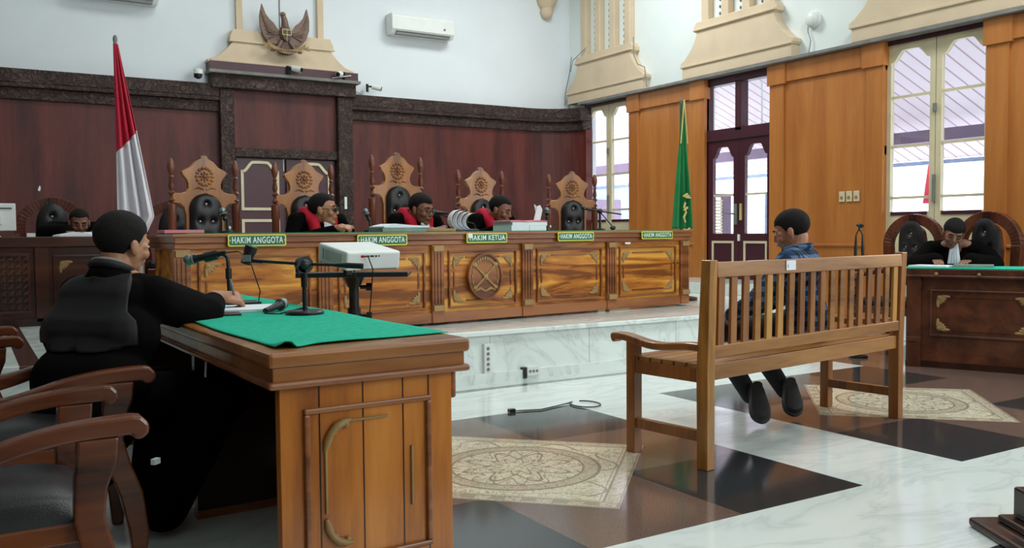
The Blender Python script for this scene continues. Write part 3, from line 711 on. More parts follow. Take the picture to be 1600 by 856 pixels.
def scroll(g, x, z, sx, sz):
    pts = [(x, z-sz*.0), (x+sx*.0, z), ]
    g.tube([(x-sx*.004, .046, z-sz*.075), (x+sx*.002, .043, z-sz*.045), (x+sx*.012, .04, z-sz*.02), (x+sx*.03, .04, z-sz*.002), (x+sx*.055, .043, z+sz*.008), (x+sx*.08, .046, z+sz*.012)], [.006, .013, .01, .014, .012, .004], 8)
    g.ball((x+sx*.018, .04, z-sz*.018), (.014, .008, .012), seg=10); g.ball((x+sx*.062, .042, z+sz*.0), (.01, .007, .012), seg=10)
for zz, s_ in ((.525, 1), (.17, -1)): g = G(); scroll(g, .185, zz, 1, s_); g.obj('carved_scroll', 'bracket', e, smooth=True)
for q in ((.26, .385, .531, .538), (.179, .186, .26, .45), (.465, .472, .24, .43)): G().box(q[0], q[1], .042, .05, q[2], q[3]).obj('bead_strip', 'bracket', e)
G().box(.045, .615, 1.05, 1.09, .03, .656).obj('inner_panel', 'dark_table', tb); G().box(.045, .615, L_-.1, L_-.06, .03, .656).obj('far_end_panel', 'dark_table', tb)  # kneehole shade put into these panels by a darker wood colour
G().box(.585, .62, .09, L_-.1, .03, .656).obj('front_panel', 'teak_v', tb)
G().box(.62, .64, .06, .12, .56, .66).obj('carved_bracket', 'teak_red', tb, bevel=.008)
for y in (.045, 1.045, L_-.105): G().box(.04, .62, y, y+.05, 0, .032).obj('skirting', 'teak_red', tb)
# felt cover
g = G(); nx, ny = 40, 90; vs = {}
for j in range(ny+1):
    for i in range(nx+1):
        u = i/nx; v = j/ny; x = .045+u*(.655-.045); y0 = .1+.05*u; y = y0+(L_-.04-y0)*v
        z = .7655
        f = math.exp(-((u-.1)/.07)**2)*math.exp(-(v/.025)**2); z += .03*f*max(0, sin((u+.02)*26)) + .004*math.exp(-((u-.35)/.2)**2)*math.exp(-(v/.03)**2)
        y -= f*.03
        if u > .97: z -= (u-.97)*.05
        x += .006*sin(y*7)
        vs[i, j] = g.b.verts.new((x, y, z))
for j in range(ny):
    for i in range(nx): g.b.faces.new((vs[i, j], vs[i+1, j], vs[i+1, j+1], vs[i, j+1]))
o = g.obj('felt_cover', 'felt', None, smooth=True); m = o.modifiers.new('t', 'SOLIDIFY'); m.thickness = .003; m.offset = 1
o.location = (T0[0], T0[1], 0); o.rotation_euler = (0, 0, TR)
tag(o, 'bright green felt cover with a curled corner spread on the left foreground table', 'tablecloth')
tag(G().tube([(.035, .93, .655), (.03, .93, .55), (.033, .93, .42)], .004, 6).obj('hanging_cord', 'white', loc=(T0[0], T0[1], 0)), 'thin pale cord hanging from the dark side of the foreground table', 'cord')
# writing pad, pen is in the man's hand
t = thing('writing_pad', 'white writing pad on the green felt under the writing hand', 'paper', (1.05, 3.93, TH+.005), R_(-14))
G().box(-.11, .11, -.14, .14, 0, .012).obj('pages', 'paper', t); G().box(-.112, .112, -.142, .142, -.003, 0).obj('backing_card', 'greyp', t)
tag(G().box(-.09, .09, -.13, .13, 0, .006).obj('black_folder', 'black', loc=(.89, 3.82, TH+.004)), 'black folder on the felt under the sleeve of the writing man', 'folder')
bpy.data.objects['black_folder'].rotation_euler = (0, 0, R_(-10))
# handheld microphone lying on the felt
def handmic(t, p0, p1, head='grille', s=1.0):
    p0 = Vector(p0); p1 = Vector(p1); d = (p1-p0).normalized()
    G().tube([p0, p0+d*.03, p1-d*.055*s, p1-d*.04*s], [.011*s, .012*s, .017*s, .024*s], 14).obj('body', 'blackmetal', t, smooth=True)
    G().tube([p1-d*.043*s, p1-d*.036*s], [.027*s, .027*s], 14).obj('ring', 'greyp', t)
    g = G(); g.ball(p1-d*.018*s, (.025*s,)*3, seg=16); g.obj('mesh_head', head, t, smooth=True)
t = thing('microphone', 'grey handheld microphone lying on the green felt next to the round stand', 'microphone', (1.13, 3.76, TH+.03))
handmic(t, (-.07, -.06, -.014), (.05, .055, .006))
G().tube([(-.07, -.06, -.014), (-.075, -.075, -.022), (-.03, -.12, -.025), (.03, -.14, -.01), (.07, -.16, .0), (.09, -.19, -.02)], .0035, 6).obj('cable', 'black', t)
# round-base table stand with horizontal boom
cr = Vector((cos(YAW), -sin(YAW), 0))
t = thing('microphone_stand', 'black round-base table stand with a horizontal boom and empty clip', 'microphone stand', (1.19, 3.58, TH+.004))
G().lathe([(.078, 0), (.078, .01), (.07, .016), (.014, .02)], 32).obj('base', 'blackmetal', t, bevel=.002)
G().lathe([(.009, .015), (.009, .11), (.013, .112), (.014, .17), (.013, .2), (.01, .21)], 16).obj('pole', 'blackmetal', t, smooth=True)
G().tube([cr*-.0+Vector((.0, -.02, .205)), Vector((0, .02, .205))], .034, 20).ball((0, 0, .205), .03).box(-.03, .0, -.02, .02, .17, .2).obj('swivel', 'black', t, smooth=True)
zb = Vector((0, 0, .207)); ce = -cr*.235+Vector((0, 0, .224))
G().tube([ce, zb, cr*.13+Vector((0, 0, .202))], .0065, 10).tube([-cr*.17+Vector((0, 0, .218)), -cr*.235+Vector((0, 0, .224))], .0085, 10).tube([cr*.17+Vector((0, 0, .2)), cr*.245+Vector((0, 0, .196))], .012, 12).tube([cr*.12+Vector((0, 0, .202)), cr*.18+Vector((0, 0, .2))], [.007, .012], 12).obj('boom', 'blackmetal', t, smooth=True)
u1 = Vector((cr.x*.35, cr.y*.35, .93)).normalized()
G().tube([ce-u1*.015, ce+u1*.055], [.021, .024], 14).tube([ce+u1*.035, ce+u1*.062], [.026, .026], 14).obj('clip', 'black', t, smooth=True)
G().box(-.017, .017, -.004, .004, -.014, .014, T=Matrix.Translation(ce+u1*.01-Vector((.01, .019, 0))) @ Matrix.Rotation(-YAW, 4, 'Z')).obj('clip_label', 'greyp', t)
# gooseneck stand in front of the writing man
t = thing('microphone_stand', 'black bent table stand carrying a microphone towards the writing man', 'microphone stand', (1.11, 4.3, TH+.004))
G().box(-.06, .09, -.06, .06, 0, .012).obj('base', 'blackmetal', t, bevel=.004)
px = lambda a, z: tuple(cr*a+Vector((0, 0, z)))
G().tube([px(-.045, .01), px(-.048, .12)], .011).tube([px(-.048, .1), px(-.05, .2), px(-.055, .225), px(-.075, .238), px(-.11, .238)], [.009, .009, .009, .009, .008]).tube([px(-.048, .12), px(-.049, .17)], .015).obj('gooseneck', 'black', t, smooth=True)
m_ = thing('microphone', 'microphone with pale round head held up before the writing man', 'microphone', (1.11, 4.3, TH+.004))
handmic(m_, px(-.06, .245), px(-.255, .208), 'grille', 1.05)
G().tube([px(-.16, .222), px(-.10, .236)], .024, 12).obj('clamp', 'black', t)
G().tube([px(-.06, .245), px(.0, .25), px(.05, .22), px(.075, .14), px(.1, .06), px(.09, .005), px(.06, .0)], .003, 6).obj('cable', 'black', m_)
# ================================================================ projector on its stand
ps = thing('projector_stand', 'black tripod stand with a flat tray under the white projector', 'stand', (1.62, 4.07, 0), R_(-28))
G().box(-.27, .25, -.16, .16, .895, .91).box(-.27, .25, -.165, -.155, .895, .918).obj('tray', 'black', ps, bevel=.003)
G().tube([(-.02, 0, .45), (-.02, 0, .89)], .024).tube([(-.02, 0, .84), (-.02, 0, .895)], [.03, .06]).tube([(-.02, 0, .62), (-.02, 0, .74)], .032).obj('pole', 'black', ps, smooth=True)
G().tube([(-.02, 0, .1), (-.02, 0, .62)], .018).obj('lower_pole', 'blackmetal', ps)
for z in (.84, .7): G().tube([(.01, 0, z), (.05, 0, z)], .01).tube([(.04, 0, z), (.065, 0, z)], .02).obj('knob', 'black', ps, smooth=True)
for k in range(3):
    a = 2*pi*k/3+.4; G().tube([(-.02, 0, .5), (-.02+.3*cos(a), .3*sin(a), .02)], .012).tube([(-.02+.3*cos(a), .3*sin(a), .0), (-.02+.3*cos(a), .3*sin(a), .025)], .018).obj('leg', 'black', ps)
pj = thing('projector', 'white projector on the black stand, tilted upwards, rear sockets facing the viewer', 'projector', (1.61, 4.05, .922), R_(8))
TT = Matrix.Rotation(R_(9), 4, 'X'); PT = Matrix.Translation((-.14, -.14, .004)) @ TT
g = G().box(0, .29, 0, .28, 0, .09, T=PT); g.obj('casing', 'white', pj, bevel=.01)
G().box(-.001, .002, .05, .23, .02, .07, T=PT).obj('vent', 'greyp', pj)
g = G()
for k in range(14): g.box(-.003, -.001, .055+k*.012, .06+k*.012, .018, .072, T=PT)
g.obj('vent_slots', 'white', pj)
g = G()
for x, w2 in ((.075, .012), (.1, .02), (.125, .018), (.15, .01), (.168, .006)): g.box(x, x+w2, -.0015, .001, .064, .072, T=PT)
g.obj('sockets', 'black', pj)
G().box(.08, .27, -.002, .0, .003, .01, T=PT).obj('foot_line', 'greyp', pj)
G().box(.01, .04, .01, .04, -.02, 0, T=PT).box(.2, .23, .22, .25, -.03, 0, T=PT).obj('foot', 'black', pj)
a = PT @ Vector((.085, 0, .068))
G().ball(a, (.012, .008, .006)).obj('red_plug', 'red', pj)
G().tube([a, a+Vector((.015, -.02, .0)), a+Vector((.04, -.02, -.06)), a+Vector((.03, -.015, -.2)), a+Vector((.01, 0, -.42)), a+Vector((.0, 0, -.9))], .003, 6).tube([a+Vector((-.06, -.02, -.06)), a+Vector((-.04, -.02, -.12)), a+Vector((-.035, -.01, -.5)), a+Vector((-.03, 0, -.9))], .003, 6).obj('cable', 'black', pj)
# ================================================================ witness bench
wb = thing('garden_bench', 'slatted teak bench seen from behind with a man sitting on it', 'bench', (2.88, 3.0, 0), R_(7.6))
BL = 1.735
for x in (0, BL):
    G().prism([(-.03, 0), (.03, 0), (.035, .45), (.005, .965), (-.045, .965), (-.03, .45)], x-.028, x+.028, 'x').obj('rear_post', 'bench_y' if x == 0 else 'bench_r', wb, bevel=.004)
    G().box(x-.028, x+.028, .42, .475, 0, .56).obj('front_leg', 'bench_r', wb, bevel=.003)
    G().box(x-.018, x+.018, .03, .42, .125, .175).obj('side_stretcher', 'bench_r', wb, bevel=.003)
    G().box(x-.022, x+.022, .03, .42, .40, .465).obj('side_rail', 'bench_r', wb, bevel=.003)
    pts = []; n = 22
    top = [(.02+.53*k/n, .575+.018*cos(2.2*pi*(k/n)-.2)*(.3+.7*k/n)) for k in range(n+1)]
    bot = [(y, z-.036) for y, z in top]
    curl = [(.575, .59), (.583, .572), (.575, .55), (.56, .54)]
    G().prism(top+curl+bot[::-1], x-.034, x+.034, 'x').obj('armrest', 'bench_r', wb, bevel=.008)
G().prism([(-.045, .885), (-.005, .885), (-.01, .955), (-.042, .955)], .028, BL-.028, 'x').obj('top_rail', 'bench', wb, bevel=.004)
G().box(.028, BL-.028, -.03, .01, .515, .572).obj('lower_back_rail', 'bench', wb, bevel=.004)
G().box(.028, BL-.028, -.015, .02, .41, .485).obj('rear_seat_rail', 'bench_y' if False else 'bench', wb, bevel=.003)
G().box(.028, BL-.028, .43, .465, .40, .465).obj('front_seat_rail', 'bench', wb, bevel=.003)
for k in range(6): G().box(-.02, BL+.02, .03+k*.075, .095+k*.075, .465, .485).obj('seat_slat', 'bench', wb, bevel=.003)
rnd = random.Random(3)
for k in range(18):
    x = .075+k*(BL-.15)/17
    G().prism([(-.028, .565), (-.012, .565), (-.018, .89), (-.034, .89)], x-.023, x+.023, 'x').obj('back_slat', rnd.choice(['bench_y', 'bench_r', 'bench_r', 'bench']), wb, bevel=.003)
t = G().box(-.04, .04, -.0015, 0, -.024, .024).obj('bench_sticker', 'paper', wb, loc=(.60, -.0465, .925)); 
G().box(-.03, -.022, -.003, -.001, -.012, .004).obj('sticker_mark', 'bluewall', t)
# ================================================================ armchairs at the left
def armchair(label, loc, rz=0.):
    t = thing('armchair', label, 'chair', loc, rz, 'leather-seated wooden armchairs at the left edge')
    for s in (-1, 1):
        y = s*.255
        n = 20; top = []
        for k in range(n+1):
            u = k/n; x = -.38+u*.66; z = .668-.075*math.exp(-((u-.3)/.33)**2)*(1) - (.012 if False else 0); top.append((x, z))
        curl = [(.30, .664), (.318, .645), (.318, .622), (.302, .608), (.285, .61), (.275, .622)]
        bot = [(x, z-.05+.008*math.exp(-((x-.1)/.2)**2)) for x, z in top if x < .25][::-1]
        G().prism(top+curl+bot, y-.028, y+.028, 'y').obj('armrest', 'chairdark', t, bevel=.012)
        G().prism([(.16, .62), (.25, .62), (.245, .56), (.222, .5), (.215, .43), (.235, .35), (.27, .25), (.285, .12), (.275, 0), (.235, 0), (.225, .12), (.2, .24), (.165, .34), (.148, .43), (.15, .52)], y-.024, y+.024, 'y').obj('front_leg', 'chairdark', t, bevel=.006)
        G().tube([(-.34, y*.92, 0), (-.3, y*.92, .3), (-.31, y*.92, .5), (-.4, y*.92, .95)], [.022, .026, .026, .02]).obj('rear_post', 'chairdark', t, smooth=True)
    G().box(-.32, .2, -.245, .245, .37, .42).obj('seat_frame', 'chairdark', t, bevel=.006)
    g = G(); nx, ny = 16, 16; vs = {}
    for i in range(nx+1):
        for j in range(ny+1):
            u, v = 2*i/nx-1, 2*j/ny-1; vs[i, j] = g.b.verts.new((-.06+u*.268, v*.24, .42+.075*((1-abs(u)**4)*(1-abs(v)**4))**.5))
    for i in range(nx):
        for j in range(ny): g.b.faces.new((vs[i, j], vs[i+1, j], vs[i+1, j+1], vs[i, j+1]))
    g.obj('seat_cushion', 'leather', t, smooth=True)
    g = G()
    for k in range(14): g.ball((.206, -.23+k*.0354, .43), (.005, .007, .007), seg=6)
    g.obj('stud', 'bracket', t)
    arch = [(-.25+.5*k/12, .95+.13*sin(pi*k/12)) for k in range(13)]
    G().prism([(y, z) for y, z in arch]+[(.23, .55), (-.23, .55)], -.42, -.37, 'x').obj('backrest_frame', 'chairdark', t, bevel=.01)
    G().prism([(.19*cos(2*pi*k/24), .78+.2*sin(2*pi*k/24)) for k in range(24)], -.37, -.33, 'x').obj('backrest_pad', 'leather', t, bevel=.015)
    return t
a1 = armchair('nearest wooden armchair with black leather seat at the lower left edge', (.05, 2.565, 0))
dup(a1, (.21, 3.41, 0), 0, 'wooden armchair whose curled arm reaches furthest right, the writing man sits in it')
dup(a1, (-.11, 4.68, 0), 0, 'wooden armchair beyond the writing man, only its arm tip shows at the left edge')
# ================================================================ desks left and right
ld = thing('side_desk', 'brown carved desk on the dais at the far left with a monitor on it', 'desk', (-1.3, 8.0, DZ))
G().box(.02, 2.38, .03, .08, .02, .63).box(.02, .08, .08, .5, 0, .63).box(2.32, 2.38, .08, .5, 0, .63).obj('body', 'deskleft', ld)
G().box(0, 2.4, -.02, .55, .63, .71).obj('top', 'deskleft', ld, bevel=.006)
G().box(.0, 2.4, .0, .05, 0, .06).obj('plinth', 'dark_table', ld)
for x in (.9, 1.82): G().box(x-.05, x+.05, .0, .03, .03, .63).obj('pilaster', 'deskleft', ld, bevel=.004)
panel_inlay(1.9, 2.34, .12, .56, .03, ld, 'deskleft', 'bracket'); G().frame(1.0, 1.74, .1, .58, .025, .01, .03).obj('panel_moulding', 'deskleft', ld, bevel=.004)
g = G(); rnd = random.Random(5)
for i in range(13):
    for j in range(8): g.tube([(1.05+i*.053, .026, .14+j*.055), (1.085+i*.053, .018, .17+j*.055)], .009, 6)
for i in range(13):
    for j in range(8): g.ball((1.075+i*.053, .022, .145+j*.055), (.014, .012, .008), seg=6)
g.obj('carved_lattice', 'deskleft', ld)
mo = thing('monitor', 'white back of a monitor on the far left desk', 'monitor', (.16, 8.22, DZ+.71), R_(6))
G().box(-.2, .2, -.015, .015, .05, .27).box(-.1, .1, -.03, -.01, .1, .2).obj('casing', 'white', mo, bevel=.006)
G().lathe([(.09, 0), (.09, .01), (.02, .015), (.018, .06)], 20).obj('stand', 'white', mo)
G().tube([(.03, -.03, .02), (.06, -.035, .05), (.1, -.03, .045), (.13, -.03, .02)], .004, 6).box(.04, .17, -.032, -.029, .225, .235).obj('cable_and_badge', 'black', mo)
tag(G().box(-.03, .03, -.03, .03, 0, .03).obj('small_box', 'white', loc=(.455, 8.1, DZ+.71)), 'tiny white box on the far left desk right of the monitor', 'box')
for k, (x, y, r) in enumerate([(.76, 8.12, .2), (.86, 8.2, -.3)]):
    o = tag(G().prism([(-.13, 0), (.13, 0), (.12, .01), (.02, .035), (-.12, .012)], -.1, .1, 'y').obj('loose_papers', 'paper', loc=(x, y, DZ+.711)), ['white open papers in front of the man at the far left desk', 'thin white sheet right of the open papers on the far left desk'][k], 'paper'); o.rotation_euler = (0, 0, r)
rd = thing('side_desk', 'brown panelled desk with green cover at the right edge', 'desk', (6.40, 4.44, 0), R_(-68))
G().box(.02, 2.4, .03, .07, .05, .72).box(.02, .07, .07, .44, .0, .72).obj('body', 'deskdark', rd)
G().box(0, 2.45, -.02, .5, .72, .785).box(.01, 2.45, -.03, .0, .715, .735).obj('top', 'deskdark', rd, bevel=.006)
for x in (.085, 1.05, 2.0): G().box(x-.05, x+.05, -.005, .03, 0, .72).box(x-.056, x+.056, -.012, .0, .2, .24).obj('pilaster', 'deskdark', rd, bevel=.004)
panel_inlay(.2, .93, .25, .62, .03, rd, 'deskdark', 'bracket', 1.0); panel_inlay(1.15, 1.88, .25, .62, .03, rd, 'deskdark', 'bracket', 1.0)
g = G()
for x in (.25, .55, .9, 1.3): g.ball((x, -.034, .745), (.014, .006, .014), seg=8)
g.obj('screw_cap', 'bracket', rd)
G().box(.02, 2.4, .02, .06, .0, .05).obj('plinth', 'dark_table', rd)
o = tag(G().box(-.01, 2.44, -.022, .5, 0, .008).obj('green_cover', 'felt', loc=(6.40, 4.44, .785)), 'green cover laid over the right hand desk', 'tablecloth'); o.rotation_euler = (0, 0, R_(-68))
o = tag(G().box(-.15, .15, -.1, .1, 0, .012).obj('loose_papers', 'paper', loc=(6.62, 4.33, .794)), 'white sheets on the right green desk left of the man with the white tie', 'paper'); o.rotation_euler = (0, 0, R_(-80))
o = tag(G().box(-.14, .14, -.09, .09, 0, .02).obj('document_folder', 'folder', loc=(6.74, 4.06, .794)), 'grey green folder in front of the man with the white tie', 'folder'); o.rotation_euler = (0, 0, R_(-60))
# ================================================================ flags
def flag(label, loc, rows, bands, pz):
    """rows: (z, x_left, x_right); hanging folded cloth"""
    t = thing('flag', label, 'flag', loc)
    G().tube([(0, 0, 0), (0, 0, pz)], .013).ball((0, 0, pz+.01), (.015, .015, .03)).obj('pole', 'maroon' if False else 'gasket', t, smooth=True)
    G().lathe([(.17, 0), (.17, .03), (.05, .05), (.03, .16), (.02, .18)], 24).obj('stand', 'dark_table', t, smooth=True)
    for nm, mat, zt, zb_ in bands:
        g = G(); nu, nv = 40, 50; vs = {}
        for j in range(nv+1):
            for i in range(nu+1):
                u = i/nu; z1 = zt(u); z0 = zb_(u); z = z1+(z0-z1)*j/nv
                for (za, la, ra), (zc, lc, rc) in zip(rows, rows[1:]):
                    if za >= z >= zc or (za, la, ra) == rows[-2]:
                        q = min(1, max(0, (za-z)/(za-zc))); l = la+(lc-la)*q; r = ra+(rc-ra)*q
                        if za >= z >= zc: break
                d = max(.02, r-l); vs[i, j] = g.b.verts.new((l+(r-l)*u, -.03+min(.05, d*.22)*sin(u*3.2*2*pi+z*1.2)*(.3+.7*u), z))
        for j in range(nv):
            for i in range(nu): g.b.faces.new((vs[i, j], vs[i+1, j], vs[i+1, j+1], vs[i, j+1]))
        o = g.obj(nm, mat, t, smooth=True); m = o.modifiers.new('t', 'SOLIDIFY'); m.thickness = .004
    return t
zsplit = lambda u: 1.26+.15*u
flag('red and white flag hanging on a pole behind the writing man', (.885, 6.4, DZ), [(1.97, -.015, .012), (1.75, -.015, .05), (1.4, -.015, .115), (.84, -.02, .215), (.72, -.02, .16), (.5, -.015, .14), (.3, -.015, .14)],
     [('red_band', 'flagr', lambda u: 1.965, zsplit), ('white_band', 'flagw', zsplit, lambda u: .34)], 1.99)
gf = flag('green flag with pale emblem standing against the orange panelling', (6.27, 6.9, DZ), [(2.03, -.012, .012), (1.6, -.045, .05), (1.2, -.09, .095), (.75, -.135, .145), (.4, -.15, .16)],
     [('green_cloth', 'flagg', lambda u: 2.02, lambda u: .735)], 2.03)
g = G()
for s in (-1, 1): g.tube([(0, -.05, 2.04), (s*.045, -.05, 1.6)], .009, 6)
g.obj('gold_fringe', 'gold', gf)
g = G()
for k in range(3): g.tube([(-.06+k*.02, -.1, 1.06-k*.005), (.0+k*.02, -.1, 1.09-k*.02)], .009, 6)
g.tube([(-.03, -.1, 1.0), (-.045, -.1, .95), (-.02, -.1, .9), (-.05, -.1, .85), (-.03, -.1, .8)], .012, 6)
g.tube([(-.05, -.1, .92), (0, -.1, .95)], .012, 6)
for k in range(3): g.tube([(-.05, -.1, .73-k*.05), (-.01, -.1, .715-k*.05), (.03, -.1, .74-k*.05)], .010, 6)
g.obj('emblem', 'gold', gf)
# ================================================================ eagle emblem
eg = thing('eagle_emblem', 'bronze eagle emblem with shield and ribbon on the cream pediment of the back wall', 'emblem', (3.5, YB-.2, 3.22))
def wing(s):
    p = [(.05, .28), (.12, .24), (.2, .25), (.27, .33), (.31, .45), (.315, .58), (.285, .72), (.262, .66), (.24, .6), (.19, .54), (.14, .5), (.1, .44), (.06, .4)]
    g = G().prism([(s*x, z) for x, z in (p if s > 0 else p)], -.02, .015, 'y')
    for k in range(7):
        a = .15+k*.16; g.tube([(s*(.08+.02*k), -.025, .38), (s*(.19+.13*sin(a)*.9), -.025, .30+.055*k)], [.018, .009], 6)
    return g.obj('wing', 'bronze', eg, smooth=True)
wing(-1); wing(1)
g = G().ball((0, -.02, .38), (.075, .05, .12)).tube([(0, -.02, .46), (-.01, -.03, .55), (-.03, -.04, .6)], [.05, .038, .032]).ball((-.035, -.05, .61), (.036, .034, .03)).tube([(-.05, -.06, .61), (-.085, -.08, .6), (-.09, -.08, .585)], [.015, .008, .003])
g.obj('body', 'bronze', eg, smooth=True)
g = G()
for k in range(7): a = (k-3)*.2; g.tube([(sin(a)*.03, -.02, .28), (sin(a)*.17, -.02, .28-cos(a)*.17)], [.022, .014], 8)
g.obj('tail', 'bronze', eg, smooth=True)
sh = G().prism([(-.055, .42), (.055, .42), (.06, .36), (.04, .3), (0, .27), (-.04, .3), (-.06, .36)], -.09, -.07, 'y').obj('shield', 'bronzed', eg, bevel=.004)
G().frame(-.058, .058, .35, .42, .008, -.096, -.088).tube([(0, -.092, .42), (0, -.092, .28)], .004, 6).ball((0, -.095, .35), .014).obj('shield_device', 'gold', sh)
for s in (-1, 1): G().tube([(s*.05, -.03, .28), (s*.1, -.05, .2), (s*.17, -.06, .16)], [.035, .022, .012]).ball((s*.17, -.06, .155), (.03, .02, .015)).obj('leg', 'bronze', eg, smooth=True)
g = G(); n = 20
top = [(-.24+.48*k/n, .15+.09*((2*k/n-1)**2)) for k in range(n+1)]
g.prism([(x, z+.025) for x, z in top]+[(x, z-.025) for x, z in top[::-1]], -.08, -.065, 'y')
g.prism([(-.24, .215), (-.29, .25), (-.27, .21), (-.3, .18), (-.24, .19)], -.075, -.06, 'y').prism([(.24, .215), (.29, .25), (.27, .21), (.3, .18), (.24, .19)], -.075, -.06, 'y')
rb = g.obj('ribbon', 'bracket', eg)
text('BHINNEKA TUNGGAL IKA', .03, 'bronzed', rb, Matrix.Translation((0, -.083, .155)) @ FACE_MY)
# ================================================================ wall fittings
def ac(label, loc):
    t = thing('air_conditioner', label, 'air conditioner', loc, 0, 'wall air conditioners')
    G().prism([(-.0, 0), (-.16, 0), (-.21, .06), (-.21, .24), (-.18, .275), (0, .275)], -.47, .47, 'x').obj('casing', 'white', t, bevel=.012)
    G().box(-.40, .40, -.2, -.1, -.004, .03).obj('air_slot', 'greyp', t)
    G().box(-.41, .41, -.215, -.19, .028, .034).obj('flap_line', 'greyp', t)
    G().box(.3, .33, -.214, -.209, .1, .13).obj('indicator', 'greyp', t)
    return t
A1 = ac('white wall air conditioner high on the wall right of the eagle', (5.43, YB, 3.78)); dup(A1, (1.55, YB, 3.79), 0, 'white air conditioner cut by the top edge above the flag')
def cctv(label, loc, rz=0, dome=False):
    t = thing('security_camera', label, 'camera', loc, rz, 'security cameras above the wainscot')
    G().box(-.03, .03, -.03, .0, -.04, .06).tube([(0, -.03, .03), (0, -.09, .03)], .012).obj('bracket', 'black', t)
    if dome: G().ball((0, -.1, -.02), (.05, .05, .05)).obj('dome', 'black', t, smooth=True); G().lathe([(.055, -.01), (.055, .04), (.03, .05)], 16, c=(0, -.1)).obj('housing', 'white', t)
    else: G().tube([(0, -.08, .03), (0, -.2, .0)], .035, 14).obj('housing', 'white', t, smooth=True); G().tube([(0, -.2, 0), (0, -.205, -.001)], .03, 14).obj('lens', 'black', t)
    return t
cctv('dome security camera on black bracket left of the eagle', (2.43, YB-.14, 3.02), 0, True)
cctv('security camera directly under the eagle emblem', (3.52, YB-.22, 3.14), R_(40))
cctv('security camera on the right end of the portal shelf', (4.26, YB-.2, 3.13), R_(-40))
cctv('small security camera right of the portal on top of the wainscot', (4.62, YB-.1, 3.02), R_(60))
tag(G().tube([(4.44, YB-.02, 3.1), (4.5, YB-.02, 3.0), (4.6, YB-.02, 2.95), (5.5, YB-.02, 2.945), (7.1, YB-.05, 2.945)], .006, 6).tube([(4.1, YB-.24, 3.1), (4.35, YB-.24, 3.15), (4.44, YB-.1, 3.16)], .006, 6).obj('cable', 'white'), 'thin pale cable running along the top of the back wainscot', 'cable')
tag(G().tube([(XW-.14, 11.05, 3.72), (XW-.15, 11.08, 3.5), (XW-.15, 11.2, 3.2), (XW-.15, 11.22, 3.02)], .007, 6).tube([(XW-.12, 10.7, 3.8), (XW-.15, 11.0, 3.66), (XW-.15, 11.06, 3.5)], .006, 6).obj('cable', 'greyp'), 'loose grey cables down the left side of the corner pediment', 'cable')
tag(G().tube([(XW-.12, 9.62, 3.75), (XW-.13, 9.6, 3.5), (XW-.14, 9.5, 3.36), (XW-.14, 9.36, 3.3), (XW-.12, 9.34, 3.03)], .007, 6).obj('cable', 'greyp'), 'loose grey cable down the right side of the corner pediment', 'cable')
wl = thing('wall_lamp', 'round glass wall lamp with a dangling wire on the upper right wall', 'lamp', (XW, 6.66, 3.39))
G().tube([(0, 0, 0), (-.05, 0, 0)], .09, 28).obj('base', 'white', wl, bevel=.006); G().ball((-.06, 0, 0), (.04, .08, .08)).obj('glass_dome', 'white', wl, smooth=True)
G().tube([(-.04, .06, -.05), (-.03, .07, -.12), (-.03, .03, -.22), (-.04, .05, -.36)], .005, 6).obj('wire', 'greyp', wl)
for k in range(3):
    t = thing('light_switch', ['leftmost', 'middle', 'rightmost'][k]+' of the three ivory switches on the orange panelling', 'switch', (XW-.062, 6.235-k*.09, 1.445), 0, 'three wall switches')
    G().box(-.012, 0, -.035, .035, -.055, .055).obj('plate', 'creamw', t, bevel=.003); G().tube([(-.012, 0, -.012), (-.018, 0, -.012)], .018, 16).obj('rocker', 'bracket', t)
t = thing('socket_strip', 'tall white six-way socket strip on the marble riser of the dais', 'socket', (3.22, 5.62, .16))
G().box(-.03, .03, -.03, 0, -.12, .13).obj('casing', 'white', t, bevel=.004)
g = G()
for k in range(6): g.tube([(0, -.03, -.095+k*.038), (0, -.032, -.095+k*.038)], .013, 12)
g.obj('sockets', 'greyp', t)
t = thing('socket_box', 'low white three-way socket on the marble riser near the floor', 'socket', (3.6, 5.62, .06))
G().box(-.055, .055, -.05, 0, -.035, .035).obj('casing', 'white', t, bevel=.004)
g = G()
for k in range(3): g.tube([(-.03+k*.03, -.05, 0), (-.03+k*.03, -.052, 0)], .011, 12)
g.obj('sockets', 'greyp', t); G().box(-.085, -.055, -.045, 0, -.05, .03).tube([(-.07, -.03, -.04), (-.07, -.03, -.055)], .004).obj('black_plug', 'black', t)
g = G(); ring = [(3.33+.09*cos(2*pi*k/20), 4.55+.11*sin(2*pi*k/20), .006) for k in range(21)]
g.tube([(2.82, 4.62, .006), (3.0, 4.56, .006), (3.15, 4.6, .006), (3.25, 4.63, .006)]+ring[6:]+ring[:5], .004, 6)
g.box(2.80, 2.84, 4.60, 4.63, .0, .02)
tag(g.obj('floor_cable', 'black'), 'thin black cable looped on the patterned floor in front of the dais', 'cable')
# stand with two gooseneck microphones near the right panelling
t = thing('gooseneck_stand', 'floor stand with two thin gooseneck microphones before the orange panelling', 'microphone stand', (6.50, 4.93, 0))
G().lathe([(.08, 0), (.08, .02), (.02, .03), (.015, .70), (.03, .72)], 20).obj('stand', 'black', t, smooth=True)
for s in (-1, 1):
    h = cr*(s*.03)
    G().tube([(h.x, h.y, .74), (h.x, h.y, .93), (h.x*.9, h.y*.9, 1.05), (h.x*-.2, h.y*-.2, 1.12)], [.013, .013, .006, .006]).obj('gooseneck', 'black', t, smooth=True)
    G().tube([(h.x*-.2-.01, h.y*-.2-.03, 1.125), (h.x*.3+.02, h.y*.3+.02, 1.135)], .016).obj('capsule', 'black', t, smooth=True)
